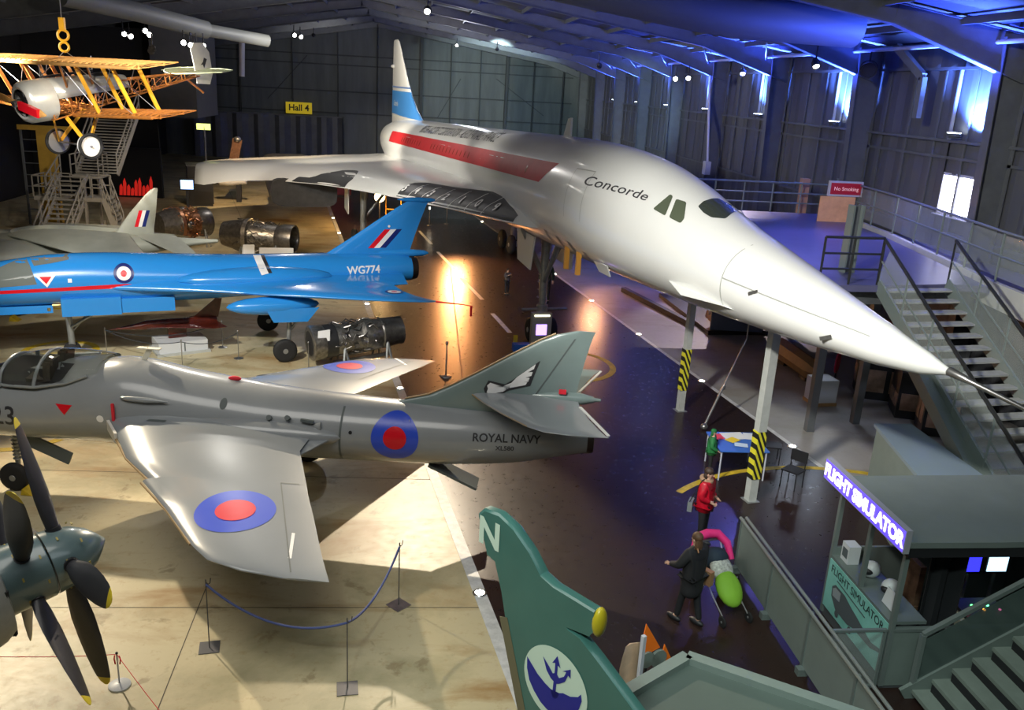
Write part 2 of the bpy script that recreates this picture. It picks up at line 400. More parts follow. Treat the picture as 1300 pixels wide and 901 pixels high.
for y in cols:
    mb=MB()
    ibeam(mb,(XR-.08,y,0),(XR-.08,y,ZE-.1),.65,.95,n=(-1,0,0),w=.34)
    ibeam(mb,(XRI,y,ZR-.05),(XR-4.2,y,ZR-.05-(ZR-ZE)*(XR-4.2-XRI)/(XR-XRI)),.5,.55,w=.3)
    ibeam(mb,(XR-4.2,y,ZR-.05-(ZR-ZE)*(XR-4.2-XRI)/(XR-XRI)),(XR-.1,y,ZE-.05),.55,1.25,w=.3,wt=.06)
    ibeam(mb,(XL+.1,y,ZE-.05),(XRI,y,ZR-.05),1.0,.5,w=.3)
    mb.build('trim_steel_frame' if tn==1 else 'trim_%d'%(900+tn),m_steel,smooth=False,kind='structure'); tn+=1
bpy.data.objects['trim_steel_frame'].name='trim_900'
# purlins under the roof and ledge rails on the right wall
mb=MB()
for i in range(1,9):
    x=XRI+(XR-XRI)*i/9; z=ZR-(ZR-ZE)*i/9-.12; mb.box(x-.04,x+.04,YF+.1,YB-.3,z-.1,z+.1)
    x=XRI-(XRI-XL)*i/9; mb.box(x-.04,x+.04,YF+.1,YB-.3,z-.1,z+.1)
mb.build('trim_800',m_steel,smooth=False,kind='structure')
mb=MB()
for z,d in ((9.62,.10),(7.42,.12),(6.9,.05),(4.6,.08)): mb.box(XR-.06-d,XR-.055,YF+.1,YB-.3,z,z+.09)
for i in range(60):
    y=YF+1+i*1.7
    if y<YB-1: mb.box(XR-.1,XR-.055,y-.04,y+.04,4.65,9.6)
mb.build('trim_801',m_steel,smooth=False,kind='structure')
for i in range(8):
    y=26.25+8.2*i+.62; MB().box(XR-.15,XR-.05,y-.03,y+.03,7.5,9.62).build('trim_%d'%(820+i),M('pale_panel_batten',(.25,.26,.30),.5),smooth=False,kind='structure')
mb=MB()
for i,u in enumerate((306,372,429,478,534,571,608,641,675,712)):
    p=ony(u,150,YB-.3); w=.28 if u in (534,641) else .1
    mb.box(p.x-w/2,p.x+w/2,YB-.3-(.3 if u in (534,641) else .1),YB-.005,0,ZR-(ZR-ZE)*abs(p.x-XRI)/21-.2)
for v in (80,92,125,152):
    z=ony(600,v,YB).z; mb.box(XL+.1,XR-1,YB-.12,YB-.005,z-.06,z+.06)
for a,b in (((690,147),(630,100)),((585,100),(555,150)),((390,70),(340,125))):
    p,q=ony(*a,YB-.1),ony(*b,YB-.1); mb.beam(p,q,.08,.08)
mb.build('trim_802',M('dark_back_wall_steel',(.03,.035,.04),.6),smooth=False,kind='structure')
# bracing between the columns at the far right and loop brace near the camera
mb=MB()
mb.tube([(XR-1.2,y,ZE-.25) for y in (18,91)],.06,8)
mb.build('trim_803',M('pale_services_pipe',(.55,.55,.62),.35),smooth=True,kind='structure')
mb=MB()
p=[onx(1215,50,XR-1.0),onx(1148,62,XR-1.0)]
for a,b in (((1140,60),(1172,98)),((1172,98),(1163,150)),((1150,14),(1242,0)),((1242,0),(1300,28))):
    A,B=onx(*a,XR-1.1),onx(*b,XR-1.1); mb.beam(A,B,.16,.26)
mb.build('trim_804',m_steel,smooth=False,kind='structure')
mb=MB()
for y in cols[4:-1]:
    mb.beam((XR-1.3,y,ZE-.35),(XR-4.6,y+8.2,ZE+.75),.09,.16); mb.beam((XR-4.6,y,ZE+.75),(XR-1.3,y+8.2,ZE-.35),.05,.09)
mb.build('trim_805',m_steel,smooth=False,kind='structure')
# corrugated folding hangar doors low on the back wall
ml=MB(); cr=ony(435,148,YB-1); cl=ony(247,143,YB-1); n=28
pr=[(cl.x+(cr.x-cl.x)*i/n,0 if (i//2)%2 else .55) for i in range(n+1)]
zt=(cr.z+cl.z)/2
vs=[(x,YB-1-d,z) for x,d in pr for z in (0,zt)]; ml.add(vs,[(2*i,2*i+1,2*i+3,2*i+2) for i in range(n)]); ml.box(cl.x,cr.x,YB-1.0,YB-.35,zt,zt+.12)
ml.build('door_1',M('ribbed_door_sheet',(.13,.135,.15),.5,noise=.3,nscale=1),smooth=False,kind='structure')
# grey plant-room block on the left, with black surfaces around it
a=ony(187,28,60);b=ony(247,150,60)
MB().box(a.x,b.x+.2,60,66,b.z,11.2).build('wall_plant_room',M('grey_plant_room_wall',(.10,.105,.115),.8,noise=.2,nscale=2),smooth=False,kind='structure')
MB().box(XL+.05,a.x-.05,61,61.2,0,10.6).build('wall_inner',m_black,smooth=False,kind='structure')
# HALL 4 sign
p=ony(379.5,137,YB-1.3); t=thing('hall_sign',(p.x,YB-1.35,p.z-.5),0,'yellow sign with black lettering Hall 4 above the ribbed doors','sign')
MB().box(-1.28,1.28,.0,.08,-.05,1.05).build('board',M('sign_yellow',(.85,.62,.02),.5,emit=(.85,.62,.02),estr=.25),t,smooth=False)
mb=MB(); mb.box(-.05,.05,.08,1.3,.4,.5); mb.build('bracket',m_steel,t,smooth=False)
decal('lettering',text_mesh('Hall 4',.85,bold=.02),(0,0,.5),(1,0,0),(0,0,1),M('sign_black',(.01,.01,.01),.6),None,t,off=.012,step=0)
# ================================================================ THE BIG WHITE DELTA AIRLINER
CN=(7.781,11.042); CH=.1895; CK=1.026
m_white=M('airliner_white_gloss',(.80,.81,.79),.26,noise=.05,nscale=.5,coat=.35)
con=thing('supersonic_airliner',(CN[0],CN[1],0),PI/2+CH,'huge white slender supersonic delta airliner with red window stripe and pointed nose','aircraft')
def cz(s,dz): return 5.278+CK*(dz-.0304*(s-17))
def cp(s,t,dz): return Vector((s*CK,t*CK,cz(s,dz)))
rows=[(0,.02,-1.02,-.98,-1.0),(.6,.16,-1.18,-.84,-1.0),(1.5,.33,-1.3,-.64,-.97),(3,.60,-1.4,-.32,-.87),(4.6,.84,-1.48,.02,-.74),(6,1.0,-1.54,.34,-.62),(7.0,1.11,-1.57,.62,-.52),(8.2,1.21,-1.6,.98,-.4),(9.6,1.31,-1.63,1.3,-.25),(11.5,1.40,-1.65,1.53,-.1),(14,1.44,-1.65,1.64,0),(20,1.44,-1.65,1.65,0),(28,1.44,-1.65,1.65,0),(36,1.44,-1.65,1.66,0),(41,1.40,-1.5,1.64,.08),(45,1.2,-1.15,1.55,.2),(48.5,.8,-.65,1.25,.3),(51,.35,-.12,.85,.38),(52,.06,.3,.5,.4)]
fus=body([(s*CK,w*CK,cz(s,zb),cz(s,zt),cz(s,zc)) for s,w,zb,zt,zc in rows],48,4).build('fuselage',m_white,con)
tr=bvh(fus)
wsec=[(0,12.5,47.8,-.75,-.62,1.05),(1.3,15.3,47.8,-1.0,-.7,.95),(1.9,17.2,47.8,-1.0,-.75,.85),(2.5,19.4,47.7,-1.0,-.78,.75),(3.1,21.4,47.6,-1.02,-.8,.68),(3.7,23.8,47.5,-1.06,-.82,.62),(4.4,26.8,47.3,-1.15,-.85,.56),(5.2,29.4,47.1,-1.22,-.9,.5),(6.2,31.8,46.9,-1.28,-.95,.45),(8,34.6,46.4,-1.38,-1.02,.36),(10,36.6,45.4,-1.62,-1.12,.28),(11.3,37.9,44.4,-1.95,-1.2,.18),(11.8,39.2,43.4,-2.0,-1.3,.08)]
def cwing(sg):
    ss=[]
    for t,a,b,zl,zt,th in wsec: ss.append((t*CK,a*CK,b*CK,cz(a,zl+.25),cz(b,zt),th*CK))
    mb=MB(); rings=[]
    for (t,a,b,zl,zt,th) in wsec:
        r=[]
        for side in (1,-1):
            for u,h in (AF if side>0 else AF[::-1]):
                x=a+(b-a)*u; mid=zt+(-.12 if t<6 else -.05)*0
                d=min(1,u*(b-a)/3.2)
                z=zl+(zt+.05-zl)*(1-(1-d)**2.2)+side*h*th/2
                r.append(Vector((x*CK,sg*t*CK,cz(x,z))))
        rings.append(r)
    return mb.loft(rings).build('wing',m_white,con,angle=50)
wn=cwing(1); wp=cwing(-1); trw=bvh(wn)
m_dark=M('dark_leading_edge_grey',(.035,.037,.04),.5)
# numbered dark leading edge panel on the near wing
def chord_strip(s0,s1,wid,name,mat,lo=-.02,n=40):
    """band along the leading edge, laid on the upper surface"""
    mb=MB(); prev=[];vs=[];fs=[];m_=10
    def lead(s):
        for a,b in zip(wsec,wsec[1:]):
            if a[1]<=s<=b[1]: q=(s-a[1])/(b[1]-a[1]); return a[0]+(b[0]-a[0])*q
        return wsec[-1][0]
    for i in range(n+1):
        s=s0+(s1-s0)*i/n; t=lead(s); w=wid(i/n)
        for j in range(m_+1):
            tt=t-w*j/m_-.015
            P=Vector((s*CK,tt*CK,9)); hit=trw.ray_cast(P,Vector((0,0,-1)),9)
            h2=tr.ray_cast(P,Vector((0,0,-1)),9)
            z=hit[0].z if hit[0] else cz(s,-.9)
            if h2[0] and h2[0].z>z and tt<1.3: z=z
            vs.append((s*CK,tt*CK,z+.012))
    for i in range(n):
        for j in range(m_):
            a=i*(m_+1)+j; fs.append((a,a+1,a+m_+2,a+m_+1))
    return mb.add(vs,fs).build(name,mat,wn,angle=180)
chord_strip(16.2,24.3,lambda q:(.15+min(1,q*3)*.85)*(1 if q<.93 else 1-(q-.93)*4),'dark_edge_band',m_dark)
chord_strip(29.4,33.4,lambda q:.35+1.6*math.sin(PI*min(1,q*1.2))*.6,'dark_edge_band',m_dark,n=24)  # second, plain dark band further out along the leading edge
m_wm=M('white_marking',(.85,.85,.85),.5)
for i in range(6):
    s=18.05+i*1.06; t=interp([(a[1],a[0]) for a in wsec],s)[0]
    vs=[];fs=[]
    for j in range(9):
        tt=t-.02-.8*j/8
        for e in (-.022,.022):
            h=trw.ray_cast(Vector(((s+e-.12*math.sin(j/8*1.5))*CK,tt*CK,9)),Vector((0,0,-1)),9)
            vs.append((h[0]+Vector((0,0,.022))) if h[0] else Vector((s*CK,tt*CK,cz(s,-.8))))
    fs=[(2*j,2*j+1,2*j+3,2*j+2) for j in range(8)]
    MB().add(vs,fs).build('panel_line',m_wm,wn)
for i,ch in enumerate('9012345'):
    s=17.6+i*1.06+.03*i; t=interp([(a[1],a[0]) for a in wsec],s)[0]
    decal('numeral',text_mesh(ch,.52,bold=.014),(s*CK,(t-.42)*CK,cz(s,-.85)),(-.92,-.38,0),(.26,-.66,.6),m_wm,trw,wn,off=.034,step=.1,reach=2,back=2)
# fin
fs_=[(1.2,35,48.6,.55),(1.75,38.2,48.6,.5),(2.3,40.2,48.6,.42),(3,41.8,48.55,.36),(4.2,43.6,48.5,.28),(5.4,45.2,48.4,.2),(6.1,46.2,48.3,.14),(6.25,46.7,48.1,.05)]
fin=MB(); rings=[]
for z,a,b,th in fs_:
    r=[]
    for side in (1,-1):
        for u,h in (AF if side>0 else AF[::-1]):
            x=a+(b-a)*u; r.append(Vector((x*CK,side*h*th/2*CK,cz(46,z))))
    rings.append(r)
fin=fin.loft(rings).build('fin',m_white,con,angle=50); trf=bvh(fin)
m_blu=M('airline_blue',(.05,.22,.55),.4)
def fband(z0,z1,mat,name):
    mb=MB(); rings=[]
    for k_ in range(7):
        z=z0+(z1-z0)*k_/6; a,b,t=interp([(r[0],r[1],r[2],r[3]) for r in fs_],z)
        rings.append([Vector(((a-.03+(b-a+.06)*u)*CK,sd*(h*t/2+.012)*CK,cz(46,z))) for sd in (1,-1) for u,h in (AF if sd>0 else AF[::-1])])
    mb.loft(rings).build(name,mat,fin,angle=50)
fband(1.85,3.25,m_blu,'blue_band'); fband(3.42,3.52,M('fin_grey_line',(.12,.2,.4),.5),'thin_band')
decal('lettering',text_mesh('Concorde',.5,shear=.2),(46.5*CK,0,cz(46,2.5)),(-1,0,0),(0,0,1),m_wm,trf,fin,off=.026,step=.3)
MB().lathe(cp(47.6,0,4.75),(1,0,0),[(0,.02),(.3,.12),(1.1,.12),(1.5,.03)],12).build('fin_fairing',m_white,fin)
# near-side markings
U=(-1,0,0);V=(0,0,1)
m_red=M('stripe_red',(.50,.016,.022),.55,noise=.2,nscale=1.5)
def sp(s,dz): return (-s*CK,cz(s,dz))
N_=14; up=[sp(13.6+(41.4-13.6)*i/N_,.98) for i in range(N_+1)]; dn=[sp(14.5+(41.4-14.5)*i/N_,.40) for i in range(N_,-1,-1)]
st_v=[*up,*dn[::-1]]; st_f=[(i,i+1,N_+2+i,N_+1+i) for i in range(N_)]
decal('red_stripe',(st_v,st_f),(0,0,0),U,V,m_red,tr,con,off=.008,step=.25)
m_win=M('dull_cabin_window',(.30,.10,.07),.25)
for s in [15.9]+[23+.62*i for i in range(12)]+[32.5+.6*i for i in range(9)]:
    x,z=sp(s,.66); decal('cabin_window',([(x+.07*math.cos(a*PI/4),z+.13*math.sin(a*PI/4)) for a in range(8)],[tuple(range(8))]),(0,0,0),U,V,m_win,tr,con,off=.014,step=0)
m_txt=M('marking_black',(.03,.03,.035),.5)
x,z=sp(27.6,1.33)
T=text_mesh('BRITISH AIRCRAFT CORPORATION - AEROSPATIALE FRANCE',.62,spacing=1.0)
vs_=[(a*.80,b*.78+.0304*a) for a,b in T[0]]
decal('maker_lettering',(vs_,T[1]),(-x,0,z),U,V,m_txt,tr,con,off=.012,step=.2)
T=text_mesh('Concorde',19,shear=.62,bold=.12,spacing=1.02)
xs_=[a for a,b in T[0]]; x0_,x1_=min(xs_),max(xs_); sc_=81/(x1_-x0_)
pxdecal('name_lettering',([(742+(a-x0_)*sc_,-b*.95+229+(a-x0_)*sc_*.195+.0009*((a-x0_)*sc_)**2) for a,b in T[0]],T[1]),m_txt,tr,con,off=.008,step=4)
m_glass=M('dark_cockpit_glass',(.05,.06,.05),.08,spec=.9)
m_glassw=M('smoked_cabin_glass',(.10,.12,.08),.1,spec=.8)
def side_poly(name,pts,mat,off=.012,rt=0):
    decal(name,poly(*[sp(*q) for q in pts]),(0,0,0),U,V,mat,tr,con,off=off,step=.1)
pxdecal('cockpit_side_window',poly(*rounded([(829,265),(851,246.5),(854.5,249),(844.5,274)],2.5)),m_glassw,tr,con,step=3)
pxdecal('cockpit_side_window',poly(*rounded([(849.5,276),(858.5,252.5),(871.5,256.5),(868.5,278),(864,283.5)],2.5)),m_glassw,tr,con,step=3)
pxdecal('visor_window',poly(*rounded([(886,262),(893,255.5),(904,252),(912,251.8),(925,259),(942,265.5),(930,270),(921,277.5),(903,276),(893,270)],2)),m_glass,tr,con,step=3)
pxdecal('visor_window',poly((946,252.5),(958,257),(972,267),(977,272),(962,266),(950,258)),m_glass,tr,con,step=3)
m_seam=M('panel_gap_grey',(.35,.36,.34),.5)
for pts in ([(5.02,-1.3),(5.0,-1.3),(5.0,.32),(5.02,.32)],[(5.0,-.55),(5.0,-.575),(1.5,-.83),(1.5,-.81)],[(11.2,-.3),(11.18,-.3),(11.18,.95),(11.2,.95)],[(12.3,-.3),(12.28,-.3),(12.28,.95),(12.3,.95)],[(12.3,.95),(12.3,.93),(11.2,.93),(11.2,.95)]):
    side_poly('panel_gap',pts,m_seam,off=.006)
# ice detector vanes, mast, strake and doors
m_metal=M('bare_airframe_metal',(.45,.45,.45),.35,.9,noise=.3,nscale=8)
for s,dz in ((4.0,-.62),(2.2,-1.0),):
    mb=MB(); h=tr.ray_cast(Vector((s*CK,4,cz(s,dz))),Vector((0,-1,0)),6)[0]
    mb.beam(h,h+Vector((.22,.05,-.1)),.02,.07); mb.build('air_data_vane',m_metal,con)
mb=MB(); mb.prism([(0,0),(.62,0),(.25,.62),(.02,.66)],cp(15.9,.03,1.55),(1,0,0),(0,0,1),.07); mb.build('blade_aerial',m_white,con)
h=[tr.ray_cast(Vector((s*CK,4,cz(s,dz))),Vector((0,-1,0)),6)[0] for s,dz in ((6.9,-.98),(6.0,-1.13),(4.7,-1.12))]
mb=MB(); q=h+[h[1]+Vector((0,.28,-.02))]
mb.add([h[0],h[1],h[2],h[1]+Vector((0,.34,.03)),h[2]+Vector((.3,.14,.02))],[(0,1,3),(1,2,4,3),(0,3,4),(0,4,2)])
mb.build('nose_strake',m_white,con)
# nose leg and doors
m_leg=M('grey_leg_metal',(.36,.38,.38),.4,.5,noise=.3,nscale=5)
m_tyre=M('black_tyre_rubber',(.012,.012,.013),.75)
m_hub=M('dull_wheel_alloy',(.35,.36,.37),.4,.7)
sg=17.5; g=thing; zb=cz(sg,-1.6)
mb=MB(); X=sg*CK
mb.cyl((X,0,zb+.2),(X-.06,0,1.35),.15,.13); mb.cyl((X-.06,0,1.35),(X-.08,0,.62),.09,.09); mb.cyl((X-.08,-.42,.42),(X-.08,.42,.42),.07); mb.cyl((X-.08,0,.38),(X-.08,0,.75),.11)
mb.cyl((X-.1,-.9,1.15),(X-.1,.75,1.15),.05); mb.cyl((X-.06,0,1.05),(X-.06,0,1.3),.19)
for yy in (-.75,.75): mb.cyl((X+.1,yy*1.1,zb+.3),(X-.04,yy*.12,2.4),.09)
mb.cyl((X-1.4,0,zb+.2),(X-.1,0,2.1),.08)
for i in range(9): mb.cyl((X+.13,0,1.5+i*.27),(X+.13,0,1.52+i*.27),.16,n=10)
mb.tube([(X+.16,.05,3.7),(X+.17,.06,2.8),(X+.16,.05,1.6)],.025)
mb.build('nose_leg',m_leg,con)
for sd in (-1,1): wheel('nose_wheel',(X-.08,sd*.36,.42),(0,1,0),.42,.26,con,m_tyre,m_hub)
for sd in (-1,1):
    MB().prism([(0,0),(1.9,0),(1.7,-1.05),(.3,-1.15)],(X-.9,sd*.72,zb+.15),(1,0,0),(0,0,1),.05).build('nose_gear_door',m_white,con)
# main gear, both sides: leg and four wheels
for sd in (-1,1):
    Y=sd*3.85*CK; X2=33.4*CK
    mb=MB(); mb.cyl((X2,Y,cz(33.4,-.9)),(X2-.05,Y,.62),.17,.15); mb.cyl((X2-.95,Y,.5),(X2+.95,Y,.5),.12); mb.cyl((X2-1.6,Y,cz(32,-.9)),(X2-.1,Y,1.5),.09); mb.cyl((X2,Y-sd*1.6,cz(33,-1.1)),(X2,Y,1.6),.08)
    for dx in (-.85,.85): mb.cyl((X2+dx,Y-.5,.5),(X2+dx,Y+.5,.5),.07)
    mb.build('main_leg',m_leg,con)
    for dx in (-.85,.85):
        for dy in (-.34,.34): wheel('main_wheel',(X2+dx,Y+dy,.5),(0,1,0),.5,.3,con,m_tyre,m_hub)
    MB().prism([(0,0),(1.7,0),(1.6,-1.5),(.2,-1.6)],(X2-.9,Y+sd*.85,cz(33.4,-1.15)),(1,0,0),(0,0,1),.05).build('main_gear_door',m_white,con)
    # paired engine nacelle
    mb=MB(); rr=[]
    for x,zt_,zb_ in ((33.8,-1.2,-2.55),(37,-1.15,-2.75),(42,-1.1,-2.75),(46,-1.0,-2.5),(49.5,-.9,-2.2)):
        c_=[]
        for a in range(20):
            t=2*PI*a/20; ca=math.copysign(abs(math.cos(t))**.45,math.cos(t)); sa=math.copysign(abs(math.sin(t))**.45,math.sin(t))
            c_.append(Vector((x*CK,(sd*6.6+1.55*ca)*CK,cz(x,(zt_+zb_)/2+(zt_-zb_)/2*sa))))
        rr.append(c_)
    mb.loft(rr).build('engine_nacelle',M('nacelle_dark_metal',(.10,.10,.105),.45,.5,noise=.3,nscale=3),con)
    mb=MB()
    for e in (-.78,.78):
        mb.cyl(((49.3)*CK,(sd*6.6+e)*CK,cz(49.3,-1.55)),((50.6)*CK,(sd*6.6+e)*CK,cz(50.5,-1.55)),.66,.55,20)
    mb.build('exhaust_nozzle',M('burnt_nozzle_metal',(.10,.08,.07),.4,.9),con)
# the long pitot boom of the nose
mb=MB(); mb.lathe(cp(.15,0,-.99),(-1,0,-.055),[(0,.07),(.35,.05),(.36,.042),(1.6,.03),(1.65,.022),(2.6,.018),(2.7,.004)],12); mb.build('pitot_boom',m_metal,con)
# small nozzle flags hanging below, the yellow ones
m_tagy=M('ochre_safety_cover',(.75,.36,.06),.6)
for s in (13.1,12.2):
    h=tr.ray_cast(Vector((s*CK,.95,1)),Vector((0,0,1)),6)[0]
    if h:
        MB().box(h.x-.06,h.x+.06,h.y-.06,h.y+.06,h.z-.62,h.z+.02).build('yellow_probe_cover',m_tagy,con)
for s,dz in ((13.4,-1.18),(12.5,-1.2),(11.6,-1.33),(14.3,-1.12)):
    decal('vent_grille',poly((-.16,-.2),(.10,-.2),(.16,.2),(-.10,.2)),(-0+s*CK,0,cz(s,dz)),U,V,M('vent_grille_grey',(.22,.22,.22),.5),tr,con,off=.01,step=.1)
mb=MB(); h=tr.ray_cast(Vector((10.9*CK,.9,1)),Vector((0,0,1)),6)[0]
mb.prism([(-.5,0),(.45,0),(.35,-.32),(-.42,-.3)],h,(1,0,0),(0,.5,1),.03); mb.build('hatch_door',m_white,con)
# ---- two hazard-striped posts and the thin prop under the nose
def hazard():
    mt=bpy.data.materials.new('hazard_wrap'); mt.use_nodes=True; nt=mt.node_tree; b=nt.nodes['Principled BSDF']; N=nt.nodes.new;L=nt.links.new
    tc=N('ShaderNodeTexCoord'); w=N('ShaderNodeTexWave'); w.inputs['Scale'].default_value=4.2; w.bands_direction='DIAGONAL'; mpp=N('ShaderNodeMapping'); mpp.inputs['Scale'].default_value=(1.3,.0,.62); L(tc.outputs['Object'],mpp.inputs['Vector'])
    r=N('ShaderNodeValToRGB'); r.color_ramp.interpolation='CONSTANT'; r.color_ramp.elements[0].color=(.72,.66,.04,1); r.color_ramp.elements[1].position=.5; r.color_ramp.elements[1].color=(.015,.015,.015,1)
    L(mpp.outputs['Vector'],w.inputs['Vector']); L(w.outputs['Fac'],r.inputs['Fac']); L(r.outputs['Color'],b.inputs['Base Color']); b.inputs['Roughness'].default_value=.5; return mt
m_haz=hazard(); m_post=M('pale_grey_painted_post',(.50,.52,.50),.5,noise=.15,nscale=6)
from mathutils import geometry
def belly(x,y):
    Mi=Matrix.Translation((CN[0],CN[1],0))@Matrix.Rotation(PI/2+CH,4,'Z'); q=Mi.inverted()@Vector((x,y,0))
    h=tr.ray_cast(Vector((q.x,q.y,.5)),Vector((0,0,1)),9)[0]; return h.z if h else 4
for (u,v),lab,w,z0,z1 in (((952,635),'nearer, taller pale steel support post with striped wrap under the airliner nose',.19,.55,1.65),((863,521),'further pale steel support post with striped wrap under the airliner cockpit',.17,.62,1.8)):
    p=onz(u,v,0); t=thing('support_post',(p.x,p.y,0),.2,lab,'support post'); h=belly(p.x,p.y)
    MB().box(-w/2,w/2,-w/2,w/2,0,h-.34).build('post',m_post,t,smooth=False)
    MB().box(-w/2-.012,w/2+.012,-w/2-.012,w/2+.012,z0,z1).build('striped_wrap',m_haz,t,smooth=False)
    MB().box(-w*.62,w*.62,-w*.62,w*.62,h-.34,h-.12).build('saddle',m_leg,t,smooth=False)
    MB().box(-.15,.15,-.15,.15,0,.02).build('base_plate',m_leg,t,smooth=False)
# slim strut hanging from the cabinet roof end to a footing
A=onz(894,540,.12); p=onz(948,430,2.2); t=thing('steadying_strut',(A.x,A.y,0),0,'thin steel telescopic strut slanting between the two support posts','strut')
B=p-Vector((A.x,A.y,0)); mb=MB(); mb.cyl((0,0,.1),B*.45+Vector((0,0,.07)),.035); mb.cyl(B*.44+Vector((0,0,.06)),B,.022); mb.build('tube',m_metal,t)
MB().ell((0,0,.09),(.1,.1,.09)).build('foot',m_metal,t); MB().cyl(B*.44,B*.47+Vector((0,0,.03)),.05).build('collar',m_metal,t)
# the arm that carries the strut's head, back to the belly
hb=belly(A.x+B.x,A.y+B.y)
MB().cyl(B,(B.x,B.y,max(B.z+.1,hb-.01)),.02).build('hanger',m_metal,t)
# ================================================================ GREY SWEPT-WING JET (foreground)
m_hg=M('sea_grey_gloss',(.31,.33,.345),.27,noise=.12,nscale=.8,coat=.5)
m_hw=M('pale_wing_grey',(.285,.31,.33),.27,noise=.08,nscale=.6,coat=.55)
m_hf=M('green_grey_fin_paint',(.20,.265,.26),.3,noise=.15,nscale=1,coat=.4)
hj=thing('swept_wing_jet',(-.21,15.89,0),-.165,'grey swept-wing naval training jet with blue and red roundels, ROYAL NAVY on its tail','aircraft')
rows=[(-11.4,.03,1.78,1.86),(-11.0,.28,1.5,2.08),(-10.2,.5,1.32,2.28),(-9.3,.64,1.24,2.4),(-8.4,.74,1.2,2.46),(-7.4,.80,1.2,2.5),(-6.4,.82,1.2,2.72,2.0),(-5.6,.84,1.2,2.93,2.0),(-5.0,.84,1.2,2.93,2.0),(-4.2,.83,1.2,2.78,1.98),(-3.3,.8,1.2,2.66,1.95),(-2.4,.76,1.2,2.56,1.9),(-1.4,.71,1.2,2.5,1.87),(-.4,.66,1.22,2.46,1.85),(.6,.62,1.24,2.44,1.86),(1.6,.56,1.3,2.40,1.88),(2.4,.48,1.4,2.35,1.92),(3.1,.40,1.56,2.32,1.96),(3.66,.33,1.68,2.3,1.99)]
hfus=body(rows,44,4).build('fuselage',m_hg,hj); 
mb=MB(); mb.lathe((3.62,0,1.99),(1,0,0),[(0,.325),(.16,.30),(.17,.27),(.02,.26)],28,cap=False); mb.lathe((3.3,0,1.99),(1,0,0),[(0,.27),(.02,.01)],20)
mb.build('jet_pipe',M('burnt_nozzle_metal',(.10,.08,.07),.4,.9),hj)
th=bvh(hfus)
def hwing(sg):
    S=[(.3,-5.9,-1.4,1.95,1.92,.5),(.8,-5.42,-1.55,1.92,1.9,.44),(1.35,-4.98,-1.58,1.87,1.86,.38),(2.0,-4.5,-1.32,1.78,1.8,.32),(2.72,-3.72,-1.04,1.74,1.76,.27),(2.76,-3.84,-1.03,1.74,1.76,.26),(3.6,-3.05,-.68,1.70,1.72,.2),(4.5,-2.28,-.32,1.66,1.67,.14),(4.85,-1.9,-.17,1.65,1.66,.10),(5.05,-1.35,-.08,1.64,1.65,.07),(5.16,-.7,-.03,1.64,1.64,.03)]
    return wing(S,sg).build('wing',m_hw,hj,angle=50)
# local +y points away from the camera: the near wing is sg = -1
wn2=hwing(-1); wf2=hwing(1)
# blended inner jet fillet behind the wing
for sg in (-1,1):
    mb=MB(); mb.ell((-3.0,sg*.60,1.88),(2.1,.38,.30),16,10); mb.build('wing_root_fairing',m_hg,hj)
    mb=MB(); mb.beam((-5.40,sg*.86,1.88),(-5.0,sg*1.36,1.84),.05,.20); mb.build('intake_lip',M('pale_intake_edge',(.72,.70,.64),.5),hj)
tw_=bvh(wn2); twf=bvh(wf2)
# leading edge strip, tan weathered
m_tane=M('tan_weathered_edge',(.33,.22,.10),.6)
def edge(pts,name,par,r=.022,mat=None):
    MB().tube(pts,r,6).build(name,mat or m_tane,par)
for sg,w in ((-1,wn2),(1,wf2)):
    edge([(-5.0,sg*1.36,1.82),(-4.5,sg*2.0,1.755),(-3.74,sg*2.72,1.715)],'leading_edge_strip',w); edge([(-3.86,sg*2.78,1.715),(-3.05,sg*3.6,1.68),(-2.3,sg*4.48,1.65)],'leading_edge_strip',w)
# fin, tailplane and bullet
fs2=[(2.2,-.9,3.5,.12),(2.5,.1,3.45,.17),(2.62,.55,3.42,.18),(2.85,1.0,3.38,.17),(3.1,1.42,3.42,.155),(3.5,2.05,3.5,.13),(3.85,2.62,3.58,.10),(4.0,2.92,3.62,.08),(4.1,3.3,3.66,.05)]
mb=MB(); rings=[]
for z,a,b,t in fs2:
    rings.append([Vector((a+(b-a)*u,sd*h*t/2,z)) for sd in (1,-1) for u,h in (AF if sd>0 else AF[::-1])])
hfin=mb.loft(rings).build('fin',m_hf,hj,angle=50); tfn=bvh(hfin)
edge([(.1,0,2.52),(.55,0,2.64),(1.0,0,2.87),(1.42,0,3.12),(2.05,0,3.52),(2.62,0,3.87),(2.92,0,4.02)],'leading_edge_strip',hfin,.018)
decal('rudder_line',poly((2.55,2.72),(2.58,2.72),(3.3,3.95),(3.27,3.95)),(0,0,0),(1,0,0),(0,0,1),M('dark_panel_line',(.10,.12,.12),.6),tfn,hfin,off=.006,step=.2)
for sg in (-1,1):
    t=wing([(0,1.35,3.42,2.72,2.74,.15),(.45,1.62,3.46,2.72,2.74,.14),(1.0,2.02,3.6,2.73,2.75,.11),(1.55,2.5,3.78,2.74,2.76,.08),(1.78,2.8,3.88,2.75,2.76,.05),(1.86,3.25,3.95,2.75,2.76,.02)],sg).build('tailplane',m_hw if sg<0 else m_hf,hj,angle=50)
    edge([(1.37,sg*.02,2.72),(1.64,sg*.45,2.72),(2.04,sg*1.0,2.73),(2.52,sg*1.55,2.74)],'leading_edge_strip',t,.014)
    MB().beam((3.46,sg*.42,2.75),(3.93,sg*1.78,2.765),.05,.02).build('elevator_strip',M('off_white_strip',(.72,.72,.70),.5),t)
MB().lathe((2.3,0,2.76),(1,0,0),[(0,.01),(.3,.08),(.8,.13),(1.15,.12),(1.42,.06),(1.44,.04),(1.56,.03)],16).build('tail_bullet',m_hf,hj)
